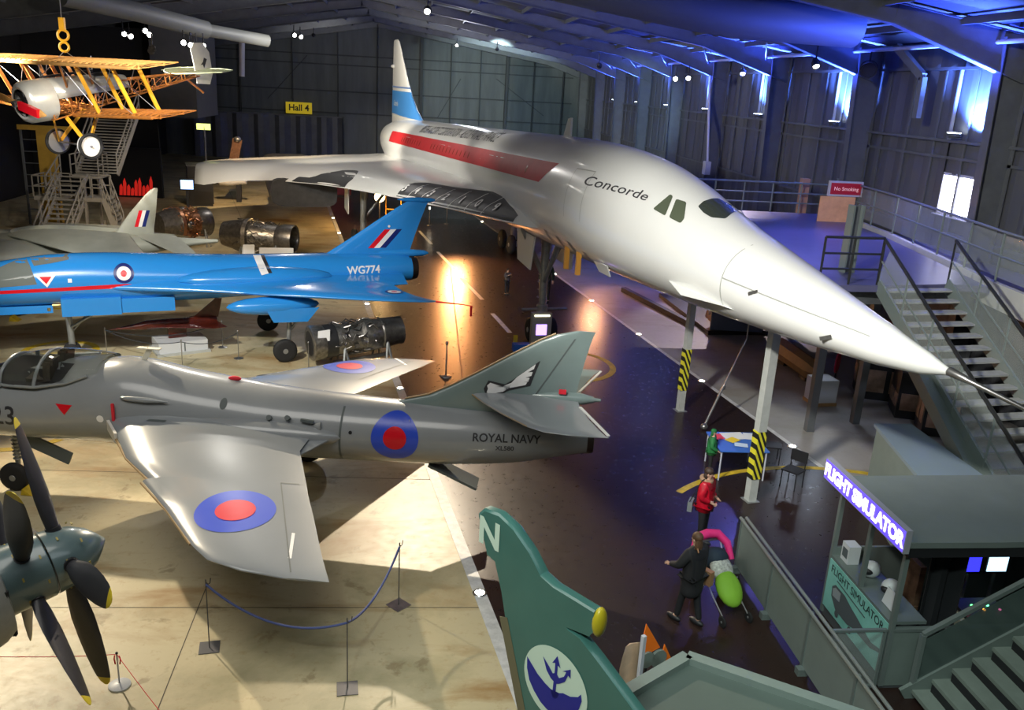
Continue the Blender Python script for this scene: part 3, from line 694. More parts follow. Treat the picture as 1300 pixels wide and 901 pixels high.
for z,x in ((2.92,3.12),(2.62,3.2)): MB().cbox((x,-.12,z),(.14,.05,.08)).build('red_cover',M('red_cover',(.75,.02,.04),.6),hj)
# ---- roundels and lettering. near side is -y
U2=(1,0,0);V2=(0,0,1)
m_rb=M('roundel_blue',(.035,.085,.62),.3); m_rr=M('roundel_red',(.72,.008,.02),.3); m_rw=M('roundel_white',(.85,.85,.85),.4)
decal('roundel_blue',disc(.45),(0.02,0,1.93),U2,V2,m_rb,th,hj,off=.006); decal('roundel_red',disc(.22),(0.02,0,1.93),U2,V2,m_rr,th,hj,off=.012)
for tr_,par,cy in ((tw_,wn2,-3.62),(twf,wf2,3.85)):
    decal('roundel_blue',disc(.62),(-1.93,cy,3),(1,0,0),(0,1,0),m_rb,tr_,par,off=.006,step=.2,back=1,reach=4); decal('roundel_red',disc(.31),(-1.93,cy,3),(1,0,0),(0,1,0),m_rr,tr_,par,off=.012,step=.2,back=1,reach=4)
m_pl=M('dark_panel_line',(.10,.12,.12),.6)
def wpoly(name,pts,mat,off=.007):
    decal(name,poly(*pts),(0,0,3),(1,0,0),(0,1,0),mat,tw_,wn2,off=off,step=.3,back=1,reach=4)
wpoly('white_wing_bar',[(-.75,-4.72),(-.70,-4.72),(-.85,-4.05),(-.90,-4.05)],m_rw)
decal('white_wing_bar',poly((-.72,4.5),(-.64,4.5),(-1.0,5.0),(-1.08,5.0)),(0,0,3),(1,0,0),(0,1,0),m_rw,twf,wf2,off=.007,step=.3,back=1,reach=4)
wpoly('aileron_line',[(-.62,-5.05),(-.60,-5.05),(-1.52,-2.6),(-1.54,-2.6)],m_pl); wpoly('aileron_line',[(-1.54,-2.6),(-1.54,-2.58),(-1.12,-2.5),(-1.12,-2.52)],m_pl)
wpoly('slot',[(-4.55,-.95),(-4.2,-.98),(-4.22,-1.05),(-4.58,-1.02)],m_pl)
decal('aileron_line',poly((-1.5,2.9),(-1.47,2.9),(-.6,4.9),(-.63,4.9)),(0,0,3),(1,0,0),(0,1,0),m_pl,twf,wf2,off=.007,step=.3,back=1,reach=4)
decal('lettering',text_mesh('ROYAL NAVY',.21,bold=.004),(2.12,0,2.03),U2,V2,m_txt,th,hj,off=.006,step=.08)
decal('serial_lettering',text_mesh('XL580',.13,bold=.002),(2.1,0,1.84),U2,V2,m_txt,th,hj,off=.006,step=.08)
decal('code_number',text_mesh('723',.52,bold=.004,spacing=1.0),(-7.62,0,1.86),U2,V2,m_txt,th,hj,off=.006,step=.1)
decal('red_triangle',poly((-6.44,2.2),(-6.1,2.2),(-6.26,2.0)),(0,0,0),U2,V2,m_rr,th,hj,off=.006,step=.1)
decal('white_disc',disc(.07),(-5.56,0,1.98),U2,V2,m_rw,th,hj,off=.006,step=0)
decal('porthole',disc(.09,n=16,sx=.75),(-3.25,0,2.38),U2,V2,m_pl,th,hj,off=.006,step=0)
for x,z in ((-.82,2.0),):decal('vent_hole',disc(.035,n=12),(x,0,z),U2,V2,m_black,th,hj,off=.006,step=0)
decal('joint_line',poly((-1.06,1.25),(-1.02,1.25),(-.98,2.4),(-1.02,2.4)),(0,0,0),U2,V2,m_pl,th,hj,off=.005,step=.1)
for x,z in ((-2.35,2.18),(-2.0,2.2)): MB().cyl((x,-.68,z),(x,-.74,z+.04),.05).build('vent_ring',m_pl,hj)
MB().beam((-1.75,-.70,2.2),(-1.5,-.72,2.18),.05,.05).build('vent_scoop',m_pl,hj)
mb=MB(); mb.lathe((-1.62,-.66,2.08),(1,0,0),[(0,.01),(.2,.08),(.24,.09),(.25,.06)],12); mb.build('air_scoop',m_hg,hj)
# spine fairing darker, wing-fin blend
MB().lathe((-5.15,-.8,2.42),(1,0,-.02),[(0,.02),(.15,.05),(.5,.055),(.9,.01)],12).build('cooling_scoop',m_hw,hj)
MB().box(-5.3,-5.25,-.90,-.86,1.98,2.32).build('red_safety_flag',M('red_cover',(.75,.02,.04),.6),hj)
MB().ell((-3.25,0,2.68),(.13,.05,.05)).build('red_beacon',M('red_cover',(.75,.02,.04),.6),hj)
mb=MB(); mb.beam((-5.05,0,2.9),(-4.9,0,3.17),.03,.1); mb.beam((-5.15,0,3.17),(-4.7,0,3.17),.12,.02); mb.build('blade_aerial',M('cream_aerial',(.75,.72,.6),.5),hj)
# bird emblem: black shadow with white wing
pe=[(1.66,2.74),(1.62,2.86),(1.70,3.03),(2.02,2.98),(2.14,3.06),(2.66,3.49),(2.50,2.98),(2.1,2.86),(1.98,2.79),(1.72,2.72)]
wh=[(1.68,2.80),(1.70,2.87),(1.68,2.93),(1.74,2.99),(1.98,2.93),(2.04,2.97),(2.14,3.02),(2.24,3.14),(2.58,3.42),(2.55,3.32),(2.44,3.25),(2.53,3.26),(2.51,3.18),(2.40,3.14),(2.48,3.14),(2.46,3.06),(2.36,3.05),(2.44,3.05),(2.41,2.99),(2.1,2.91),(1.99,2.83),(1.72,2.76)]
decal('bird_emblem_shadow',poly(*pe),(0,0,0),U2,V2,m_txt,tfn,hfin,off=.008,step=.15)
decal('bird_emblem',poly(*wh),(0,0,0),U2,V2,m_rw,tfn,hfin,off=.014,step=.15)
pxdecal('cockpit_interior',poly((-20,486),(3,486),(28,492),(52,492),(75,484),(98,464),(106,452),(84,451),(60,450.5),(38,452),(10,472),(-20,480)),m_black,th,hj,off=.012,step=5)
for sg in (-1,1):
    MB().add([(-2.9,sg*.5,1.93),(-1.12,sg*.62,1.88),(-1.62,sg*1.5,1.80),(-2.4,sg*1.3,1.9),(-2.9,sg*.5,1.80),(-1.12,sg*.62,1.85),(-1.62,sg*1.5,1.78),(-2.4,sg*1.3,1.75)],[(0,1,2,3),(7,6,5,4),(0,4,5,1),(1,5,6,2),(2,6,7,3),(3,7,4,0)]).build('wing_root_fillet',m_hw,hj)
# canopy: clear shell on frames, seats inside
m_clear=M('clear_canopy',(.85,.9,.88),.03,trans=1.0,spec=.6)
MATS['clear_canopy'].node_tree.nodes['Principled BSDF'].inputs['IOR'].default_value=1.15
rows=[(-8.35,.12,2.38,2.44),(-8.0,.36,2.35,2.62),(-7.5,.52,2.34,2.86),(-7.0,.60,2.36,2.98),(-6.5,.62,2.4,3.01),(-6.1,.60,2.5,2.99),(-5.75,.5,2.66,2.95)]
body(rows,24,3).build('canopy',m_clear,hj)
mb=MB()
for s,w,zb_,zt_ in ((-7.55,.53,2.3,2.875),(-6.95,.61,2.35,3.0)):
    mb.tube([(s+(.12*math.cos(a) if s<-7.2 else .1*math.sin(a)),w*math.cos(a),zb_+.06+(zt_-zb_-.06)*math.sin(a)) for a in [PI*i/14 for i in range(15)]],.035,8)
mb.tube([(-8.3,-.2,2.44),(-7.55,-.55,2.40),(-6.9,-.65,2.44),(-6.3,-.62,2.56),(-5.9,-.56,2.72)],.03); mb.tube([(-8.3,.2,2.44),(-7.55,.55,2.40),(-6.9,.65,2.44),(-6.3,.62,2.56)],.03)
mb.build('canopy_frame',m_hw,hj)
mb=MB(); mb.ell((-7.0,0,2.44),(1.15,.62,.07),20,6); mb.build('cockpit_floor',m_black,hj)
for sg in (-.27,.27):
    mb=MB(); mb.cbox((-6.75,sg,2.62),(.14,.34,.5)); mb.cbox((-6.98,sg,2.5),(.4,.34,.12)); mb.cbox((-6.72,sg,2.86),(.16,.26,.12)); mb.build('ejection_seat',M('dark_seat_fabric',(.07,.06,.045),.8,noise=.5,nscale=12),hj)
# undercarriage, airbrake and nose wheel
mb=MB(); mb.cyl((-7.85,0,1.25),(-7.85,0,.32),.05); mb.cyl((-7.85,-.02,.32),(-7.82,-.16,.3),.04)
for i in range(7): mb.torus((-7.85,0,.62+i*.08),(0,0,1),.07,.015,12,6)
mb.build('nose_leg',m_leg,hj); wheel('nose_wheel',(-7.82,-.2,.3),(0,1,0),.3,.17,hj,m_tyre,m_hub)
MB().cbox((-6.95,-.35,1.05),(.95,.05,.26),rot=.4,ax='y').build('nose_gear_door',m_pl,hj)
for sg in (-1,1):
    mb=MB(); mb.cyl((-2.6,sg*2.3,1.62),(-2.55,sg*2.32,.4),.06); mb.build('main_leg',m_leg,hj)
    wheel('main_wheel',(-2.5,sg*2.2,.38),(0,1,0),.38,.2,hj,m_tyre,m_hub)
MB().cbox((1.1,-.05,1.05),(1.05,.5,.05),rot=.42,ax='y').build('airbrake',m_pl,hj)
for sg in (1,-1):
    x=-7.82
mb=MB(); mb.prism([(0,0),(.24,0),(.04,.13)],(-7.6,-.42,.01),(1,0,0),(0,0,1),-.3); q=mb.build('wheel_chock',m_yel,None,smooth=False)
q.parent=None; q.location=(-.21,15.89,0); q.rotation_euler=(0,0,-.165); tag(q,'yellow wheel chock against the nose wheel of the grey swept-wing jet','chock')
# ================================================================ BRIGHT BLUE RESEARCH DELTA
m_bb=M('research_blue_gloss',(.025,.27,.74),.22,noise=.07,nscale=.7,coat=.6)
bj=thing('slender_delta_jet',(-4.4,27.4,0),.30,'bright blue slender delta research jet with white serial WG774 on its tail','aircraft')
rows=[(-10.6,.03,2.05,2.1),(-9.8,.3,1.82,2.35),(-9,.46,1.72,2.62),(-8,.6,1.68,2.86),(-7,.68,1.68,3.02),(-6.2,.72,1.68,3.12),(-5.2,.74,1.66,3.15),(-4,.78,1.64,3.12),(-2.5,.8,1.66,3.05),(-1,.8,1.7,3.0),(.5,.78,1.78,2.98),(2,.72,1.85,2.97),(3.2,.64,1.92,2.95),(4.1,.52,1.98,2.88),(4.45,.46,2.0,2.82)]
bf=body(rows,40,3).build('fuselage',m_bb,bj); tb=bvh(bf)
mb=MB(); mb.lathe((4.4,0,2.41),(1,0,0),[(0,.43),(.28,.36),(.29,.33),(.05,.3)],24,cap=False); mb.lathe((4.2,0,2.41),(1,0,0),[(0,.34),(.3,.1)],16); mb.build('jet_pipe',M('burnt_nozzle_metal',(.10,.08,.07),.4,.9),bj)
bw=[(.2,-7.0,4.05,2.3,2.35,.5),(.75,-4.6,4.05,2.25,2.32,.42),(1.0,-3.4,4.0,2.22,2.3,.38),(1.35,-2.1,3.95,2.2,2.28,.33),(1.7,-1.1,3.9,2.18,2.26,.28),(1.75,-1.0,3.42,2.18,2.26,.27),(2.5,.8,3.5,2.17,2.23,.2),(3.0,2.0,3.75,2.16,2.2,.13),(3.35,3.0,4.0,2.15,2.18,.08),(3.6,3.9,4.3,2.14,2.15,.03)]
for sg in (-1,1): wb=wing(bw,sg).build('wing',m_bb,bj,angle=50); 
wbn=[o for o in bpy.data.objects if o.parent==bj and o.name.startswith('wing')][0]; tbw=bvh(wbn)
for sg in (-1,1): MB().ell((-.6,sg*.82,2.42),(2.3,.45,.34),20,10).build('wing_root_blister',m_bb,bj)
rows=[(2.85,1.25,4.45,.2),(2.98,1.7,4.45,.19),(3.5,2.55,4.62,.15),(4.0,3.32,4.8,.12),(4.5,4.12,5.0,.09),(4.68,4.45,5.12,.06)]
mb=MB(); mb.loft([[Vector((a+(b-a)*u,sd*h*t/2,z)) for sd in (1,-1) for u,h in (AF if sd>0 else AF[::-1])] for z,a,b,t in rows]); bfin=mb.build('fin',m_bb,bj,angle=50); tbf=bvh(bfin)
MB().lathe((4.0,0,4.68),(1,0,-.02),[(0,.01),(.25,.06),(.7,.085),(1.15,.07),(1.28,.04)],14).build('fin_tip_pod',m_bb,bfin)
MB().lathe((2.9,0,2.96),(1,0,-.03),[(0,.02),(.6,.10),(1.5,.13),(2.05,.10),(2.2,.03)],14).build('parachute_fairing',m_bb,bj)
m_bwh=m_rw; m_bnavy=M('dark_roundel_blue',(.008,.02,.16),.35)
for r,m_,o_ in ((.27,m_bnavy,.006),(.19,m_rw,.01),(.085,m_rr,.014)): decal('roundel_'+('blue' if r>.2 else 'white' if r>.1 else 'red'),disc(r),(-4.27,0,2.66),U2,V2,m_,tb,bj,off=o_,step=.1)
decal('roundel_blue',disc(.22,sx=1.3),(3.2,-2.6,4),(1,0,0),(0,1,0),m_bnavy,tbw,wbn,off=.006,reach=5); decal('roundel_white',disc(.16,sx=1.3),(3.2,-2.6,4),(1,0,0),(0,1,0),m_rw,tbw,wbn,off=.01,reach=5); decal('roundel_red',disc(.07,sx=1.3),(3.2,-2.6,4),(1,0,0),(0,1,0),m_rr,tbw,wbn,off=.014,reach=5)
decal('red_side_stripe',poly((-9.6,2.12),(-4.6,2.24),(-3.95,2.33),(-4.2,2.37),(-9.6,2.2)),(0,0,0),U2,V2,m_rr,tb,bj,off=.006,step=.2)
decal('white_triangle',poly((-6.55,2.69),(-6.0,2.69),(-6.25,2.33)),(0,0,0),U2,V2,m_rw,tb,bj,off=.006,step=.1); decal('red_triangle',poly((-6.43,2.63),(-6.12,2.63),(-6.26,2.43)),(0,0,0),U2,V2,m_rr,tb,bj,off=.01,step=.1)
decal('white_square',poly((-5.72,2.45),(-5.62,2.45),(-5.62,2.56),(-5.72,2.56)),(0,0,0),U2,V2,m_rw,tb,bj,off=.006,step=0)
bl_=[o for o in bpy.data.objects if o.parent==bj and o.name.startswith('wing_root_blister')]; tbb=bvh(bf,wbn,*bl_)
pxdecal('white_band',poly((320,321),(329.5,321),(341,347),(332,349.5)),m_rw,tbb,bj,off=.012,step=3); pxdecal('black_band',poly((329.5,321),(334,321),(345.5,346.5),(341,347)),m_txt,tbb,bj,off=.012,step=3)
decal('serial_lettering',text_mesh('WG774',.33,bold=.008),(2.75,0,2.52),U2,V2,m_rw,tb,bj,off=.006,step=.08)
for i,(mt,nm) in enumerate(((m_rr,'red'),(m_rw,'white'),(m_bnavy,'blue'))):
    x=3.02+i*.2; decal('fin_flash_'+nm,poly((x,3.12),(x+.2,3.12),(x+.75,3.72),(x+.55,3.72)),(0,0,0),U2,V2,mt,tbf,bfin,off=.006,step=.2)
decal('white_spot',disc(.04),(3.72,0,3.82),U2,V2,m_rw,tbf,bfin,off=.006,step=0)
# windscreen and cockpit glazing
m_smoke=M('smoked_canopy',(.16,.18,.17),.06,spec=.9)
pxdecal('windscreen_pane',poly((-12,366),(-12,345),(0,339),(32,325),(38,337),(47,361)),m_smoke,tb,bj,off=.008,step=5)
pxdecal('canopy_window',poly((37,325.5),(60,322.5),(88,321.8),(87,329.5),(66,334),(43,337.5)),m_smoke,tb,bj,off=.008,step=5)
for sg in (-1,1):
    MB().box(-5.95,-4.4,sg*.55-.2,sg*.55+.2,1.47,1.98).build('intake_trunk',m_bb,bj); MB().box(-4.42,-2.95,sg*.5-.2,sg*.5+.2,1.5,1.92).build('intake_trunk',m_bb,bj)
    MB().ell((-.25,sg*1.75,1.78),(1.35,.3,.28),18,10).build('wheel_fairing',m_bb,bj)
    MB().prism([(-.6,0),(.95,0),(.6,-.42),(-.4,-.4)],(.1,sg*1.98,1.72),(1,0,0),(0,0,1),.04).build('main_gear_door',m_bb,bj)
    mb=MB(); mb.cyl((.25,sg*1.6,1.75),(.18,sg*1.6,.42),.07); mb.cyl((.8,sg*1.6,1.7),(.2,sg*1.6,.9),.045); mb.build('main_leg',m_leg,bj)
    wheel('main_wheel',(.05,sg*1.78,.36),(0,1,0),.36,.2,bj,m_tyre,m_hub)
MB().box(-9.8,-6.2,-.34,.34,1.5,1.72).build('lower_fairing',m_bb,bj)
mb=MB(); mb.cyl((-6.3,-.3,1.65),(-6.3,-.3,1.56),.06); mb.cyl((-6.2,-.35,1.72),(-6.0,-.35,1.72),.05); mb.build('brass_probe',M('dull_brass',(.5,.38,.15),.35,.8),bj)
mb=MB(); mb.cyl((-5.85,0,1.6),(-5.82,0,.3),.09); mb.cyl((-4.9,-.25,1.55),(-5.8,-.08,.98),.04); mb.cyl((-5.1,.25,1.55),(-5.8,.08,.8),.03); mb.build('nose_leg',m_leg,bj)
for sg in (-.16,.16): wheel('nose_wheel',(-5.84,sg,.24),(0,1,0),.24,.12,bj,m_tyre,m_hub)
mb=MB(); mb.tube([(4.2,-3.6,2.14),(4.9,-4.05,2.13),(5.15,-4.2,2.1)],[.03,.015,.01]); mb.cbox((5.1,-4.2,1.95),(.06,.02,.3)); mb.build('red_streamer',M('red_cover',(.75,.02,.04),.6),bj)
# ================================================================ GREY-GREEN JUMP JET BEHIND
m_pg=M('weathered_silver_green',(.42,.44,.38),.42,.05,noise=.25,nscale=1.1)
pj=thing('vertical_takeoff_jet',(-9.5,32,0),.30,'weathered grey-green jump jet standing behind the blue delta, partly out of frame','aircraft')
rows=[(-9,.1,1.8,2.2),(-8.2,.45,1.6,2.4),(-7,.62,1.5,2.62),(-6,.85,1.3,2.7),(-5,1.05,1.15,2.72),(-4,1.0,1.15,2.76),(-3,.9,1.25,2.8),(-2,.75,1.45,2.8),(-1,.55,1.75,2.72),(0,.42,1.95,2.6),(1.2,.28,2.15,2.5),(2.4,.1,2.3,2.42)]
pf=body(rows,32,3).build('fuselage',m_pg,pj); tp=bvh(pf)
for sg in (-1,1):
    wing([(.4,-4.3,-.6,2.75,2.75,.4),(1.2,-3.6,-.5,2.7,2.7,.34),(2.4,-2.3,-.2,2.5,2.5,.22),(3.6,-1.0,.1,2.3,2.28,.1),(3.75,-.7,.12,2.28,2.26,.03)],sg).build('wing',m_pg,pj,angle=50)
    wing([(.1,-.35,.95,2.6,2.6,.16),(1.0,.35,1.3,2.4,2.4,.1),(1.85,1.0,1.6,2.2,2.2,.03)],sg).build('tailplane',m_pg,pj,angle=50)
    mb=MB(); R=.62; c=Vector((-4.75,sg*.98,2.0)); mb.torus(c,(1,.0,0),R,.12,28,10); mb.build('intake_lip',m_pg,pj); MB().cyl(c+Vector((.1,0,0)),c+Vector((.2,0,0)),R-.04).build('intake_duct',m_black,pj)
    mb=MB(); mb.lathe(c+Vector((0,0,0)),(1,0,0),[(0,R+.1),(1,R+.05),(2,.4),(2.6,.1)],24); mb.build('intake_cowl',m_pg,pj)
rows=[(2.55,-1.3,.25,.14),(2.8,-.95,.25,.14),(3.4,-.52,.35,.11),(4.0,.0,.43,.08),(4.2,.2,.46,.06),(4.28,.34,.46,.03)]
mb=MB(); mb.loft([[Vector((a+(b-a)*u,sd*h*t/2,z)) for sd in (1,-1) for u,h in (AF if sd>0 else AF[::-1])] for z,a,b,t in rows]); pfin=mb.build('fin',m_pg,pj,angle=50); tpf=bvh(pfin)
for i,(mt,nm) in enumerate(((m_rr,'red'),(m_rw,'white'),(m_bnavy,'blue'))):
    x=-.38+i*.12; decal('fin_flash_'+nm,poly((x,2.92),(x+.12,2.92),(x+.3,3.5),(x+.18,3.5)),(0,0,0),U2,V2,mt,tpf,pfin,off=.006,step=.3)
for r,m_,o_ in ((.2,m_bnavy,.006),(.14,m_rw,.01),(.06,m_rr,.014)): decal('roundel_'+('blue' if r>.17 else 'white' if r>.1 else 'red'),disc(r),(-.55,0,2.28),U2,V2,m_,tp,pj,off=o_,step=.1)
for x,sg in ((-4.3,-.55),(-4.3,.5),):
    wheel('main_wheel',(x,sg,.33),(0,1,0),.33,.2,pj,m_tyre,m_hub)
mb=MB(); mb.cyl((-4.3,-.4,1.3),(-4.3,-.4,.3),.06); mb.cyl((-4.3,.35,1.3),(-4.3,.35,.3),.06); mb.build('main_leg',m_leg,pj)
mb=MB(); mb.cyl((.0,0,2.1),(.0,0,.25),.05); mb.build('tail_leg',m_leg,pj); wheel('tail_wheel',(0,.1,.22),(0,1,0),.22,.12,pj,m_tyre,m_hub)
p=onz(11,408); q=MB().prism([(0,0),(.3,0),(.06,.18)],(0,0,0),(1,0,0),(0,0,1),-.3).build('wheel_chock',m_yel,None,smooth=False); q.location=(p.x,p.y,0); tag(q,'yellow wheel chock under the jump jet at the left edge','chock')
# ================================================================ RAISED DECK, STAIRS AND THE RIGHT-HAND SIDE
DZ=4.2
m_deck=M('purple_grey_deck',(.12,.12,.23),.35,noise=.15,nscale=1.2)
m_rail=M('grey_green_rail',(.20,.24,.23),.45,.3)
m_railb=M('black_handrail',(.02,.022,.022),.4)
m_glassp=M('rail_glass',(.62,.7,.68),.05,trans=.0,alpha=.16)
m_cream=M('cream_fascia',(.55,.56,.50),.6,noise=.1,nscale=2)
m_tread=M('pale_stair_tread',(.40,.41,.38),.55,noise=.25,nscale=5)
dk=thing('raised_deck',(0,0,0),0,'raised viewing deck with purple-grey floor beside the airliner nose','deck')
dp=[(9.7,19.6),(11.4,19.75),(13.4,20.2),(14.4,20.0),(14.85,22.3),(15.85,28),(16.3,33),(10.2,33.2)]
MB().prism(dp,(0,0,DZ-.16),(1,0,0),(0,1,0),.16).build('deck_floor',m_deck,dk,smooth=False)
MB().prism([(9.9,19.8),(13.3,20.4),(14.2,20.3),(14.7,22.3),(15.6,28),(16.1,32.9),(10.4,33)],(0,0,DZ-.55),(1,0,0),(0,1,0),.39).build('deck_edge_beam',m_steel,dk,smooth=False)
for x,y in ((10.6,20.6),(12.2,21.2),(15.6,31.5),(14.2,32.4)): MB().box(x-.1,x+.1,y-.1,y+.1,0,DZ-.5).build('deck_leg',m_steel,dk,smooth=False)
# cream kerb that runs on past the stairs, with the glass balustrade on it
kb=[(14.05,14.5),(14.35,17.5),(14.62,20),(15.05,22.3),(16.05,28),(16.55,33.2)]
def beamline(pts,z0,z1,w):
    mb=MB(); vs=[];n=len(pts); P_=[Vector((*p,0)) for p in pts]
    for i,p in enumerate(P_):
        d=(P_[min(i+1,n-1)]-P_[max(i-1,0)]).normalized(); a=Vector((-d.y,d.x,0))*w/2
        vs+=[p+a+Vector((0,0,z0)),p-a+Vector((0,0,z0)),p-a+Vector((0,0,z1)),p+a+Vector((0,0,z1))]
    fs=[(0,1,2,3),(4*n-1,4*n-2,4*n-3,4*n-4)]
    for i in range(n-1):
        b=4*i; fs+=[(b+k_,b+(k_+1)%4,b+4+(k_+1)%4,b+4+k_) for k_ in range(4)]
    return mb.add(vs,fs)
wk=thing('side_walkway',(0,0,0),0,'walkway with cream edge beam running along the right wall past the stairs','walkway')
beamline(kb,DZ-.5,DZ+.12,.16).build('edge_beam',m_cream,wk,smooth=False)
MB().prism([(14.2,14.5),(16.9,14.5),(16.9,33),(16.68,33),(16.2,28),(15.2,22.3),(14.75,20)],(0,0,DZ-.2),(1,0,0),(0,1,0),.14).build('walkway_floor',m_deck,wk,smooth=False)
for x,y in ((16.7,15),(16.7,24)): MB().box(x-.08,x+.08,y-.08,y+.08,0,DZ-.2).build('walkway_leg',m_steel,wk,smooth=False)
def balustrade(pts,z,h,label,posts,glass=True,mat=None,post_mat=None,name='balustrade',rails=(1.0,.52),cat='railing',group=None):
    t=thing(name,(pts[0][0],pts[0][1],z if isinstance(z,(int,float)) else z[0]),0,label,cat,group); o=Vector((pts[0][0],pts[0][1],0)); zz=lambda i:(0 if isinstance(z,(int,float)) else z[i]-z[0])
    P_=[Vector((p[0],p[1],zz(i)))-o for i,p in enumerate(pts)]
    for r in rails: MB().tube([p+Vector((0,0,h*r)) for p in P_],.028 if r<1 else .035,8).build('rail',mat or m_rail,t)
    L=[0]
    for a,b in zip(P_,P_[1:]): L.append(L[-1]+(b-a).length)
    def at(s):
        for i in range(len(P_)-1):
            if s<=L[i+1]+1e-6: q=(s-L[i])/(L[i+1]-L[i]); return P_[i].lerp(P_[i+1],q)
        return P_[-1]
    for i in range(posts):
        p=at(L[-1]*i/(posts-1)); MB().cyl(p,p+Vector((0,0,h)),.03,n=8).build('post',post_mat or mat or m_rail,t)
    if glass:
        for i in range(posts-1):
            a=at(L[-1]*(i+.04)/(posts-1));b=at(L[-1]*(i+.96)/(posts-1))
            MB().beam(a+Vector((0,0,h*.52)),b+Vector((0,0,h*.52)),.012,h*.84).build('glass_panel',m_glassp,t,smooth=False)
    return t
balustrade(kb,DZ+.12,1.25,'glass and steel balustrade on the cream beam along the right wall',11,cat='balustrade')
balustrade([(10.4,33.0),(16.2,33.0)],DZ,1.15,'steel railing along the far edge of the purple deck, beyond the airliner nose',6,glass=False,rails=(1,.66,.33),cat='railing')
balustrade([(9.8,19.75),(11.35,19.85)],DZ,1.15,'short dark railing on the deck edge just left of the stair top',3,glass=False,rails=(1,.66,.33),mat=m_railb,cat='railing')
# main stair
S0,S1=Vector((12.35,19.95,DZ)),Vector((12.05,13.2,1.15)); WV=Vector((.93,.14,0)).normalized()
def stair(name,a,b,w,n,label,mt,ms,thick=.045,depth=.3,wv=None):
    t=thing(name,(b.x,b.y,0),0,label,'stairs'); o=Vector((b.x,b.y,0)); wv=wv or Vector((b-a).cross(Vector((0,0,1)))).normalized(); run=Vector((b.x-a.x,b.y-a.y,0)).normalized()
    for i in range(n):
        p=a.lerp(b,(i+.5)/n)-o
        MB().beam(p-wv*w/2,p+wv*w/2,depth,thick).build('tread',mt,t,smooth=False)
    for sd in (-1,1):
        MB().beam(a-o+wv*sd*(w/2+.03),b-o+wv*sd*(w/2+.03),.06,.34).build('stringer',ms,t,smooth=False)
    return t
st=stair('open_stairs',S0,S1,1.95,17,'open-riser steel stairs leading down from the raised deck on the right',m_tread,M('green_grey_stringer',(.17,.21,.20),.5),wv=WV)
st.location.z=0
n=Vector((0,0,1))
oS=Vector((S1.x,S1.y,0))
for sd in (-1,1):
    a=S0+WV*sd*1.02-oS; d=S1-S0
    MB().tube([a+Vector((0,0,1.12)),a+d+Vector((0,0,1.12))],.04,8).build('handrail',m_railb,st); MB().tube([a+Vector((0,0,.6)),a+d+Vector((0,0,.6))],.02,8).build('lower_rail',m_rail,st)
    for q in (0,.2,.4,.6,.8,1): p=a+d*q; MB().cyl(p,p+Vector((0,0,1.12)),.025,n=8).build('rail_post',m_railb if q==0 else m_rail,st)
    MB().beam(a+d*.02+Vector((0,0,.6)),a+d*.98+Vector((0,0,.6)),.01,.8).build('glass_panel',m_glassp,st,smooth=False)
# landing at the foot of the same stair and its cream edge
def Lb_(mb,nm,mt):
    mb.v=[v-oS for v in mb.v]; return mb.build(nm,mt,st,smooth=False)
Lb_(MB().box(10.95,14.0,11.2,13.2,1.0,1.15),'landing_floor',m_tread)
Lb_(MB().beam((10.98,14.55,1.52),(10.78,10.2,1.35),.32,.22),'edge_beam',m_cream)
Lb_(MB().beam((11.08,17.3,3.0),(10.98,14.5,1.55),.24,.3),'sloping_beam',m_rail)
for y in (11.4,13.0): Lb_(MB().box(11.1,11.25,y-.07,y+.07,0,1.0),'landing_leg',m_steel)
# column with sign on the deck
p=onz(1074,345,DZ); t=thing('sign_column',(p.x,p.y,DZ),.2,'grey steel channel column standing on the near edge of the raised deck','column')
MB().box(-.17,-.12,-.12,.12,0,1.75).build('flange',m_rail,t,smooth=False); MB().box(.12,.17,-.12,.12,0,1.75).build('flange',m_rail,t,smooth=False); MB().box(-.12,.12,-.02,.02,0,1.75).build('web',m_steel,t,smooth=False)
A=ony(1043,285,31.4); t=thing('deck_sign',(A.x-.2,30.9,DZ),0,'dark red sign above an orange-lit panel at the back of the raised deck','sign')
MB().box(0,1.3,-.06,.06,.95,1.5).build('frame',m_frame,t,smooth=False); MB().box(.06,1.24,-.08,-.05,1.02,1.43).build('red_panel',M('sign_dark_red',(.35,.008,.03),.5,emit=(.5,.01,.05),estr=.12),t,smooth=False)
decal('lettering',text_mesh('No Smoking',.19),(.65,-.085,1.22),(1,0,0),(0,0,1),M('sign_pink',(.9,.6,.65),.5,emit=(.9,.6,.65),estr=.4),None,t,off=.006,step=0)
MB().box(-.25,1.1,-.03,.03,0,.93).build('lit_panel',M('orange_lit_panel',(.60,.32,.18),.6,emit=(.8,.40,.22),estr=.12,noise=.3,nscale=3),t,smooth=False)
for px,h,w in ((1018,1.9,.3),):
    q=ony(px,262,33.6); MB().box(q.x-.15,q.x+.15,33.5,33.8,0,5.5).build('trim_810',M('orange_lit_column',(.45,.25,.16),.6),kind='structure',smooth=False)
# white services pipe on the wall
MB().cyl(onx(902,75,XR-1.05),onx(898,215,XR-1.05),.07).build('trim_811',M('pale_services_pipe',(.55,.55,.62),.35),kind='structure')
MB().cbox(onx(897,213,XR-1.1),(.3,.5,.7)).build('trim_812',m_frame,kind='structure',smooth=False)
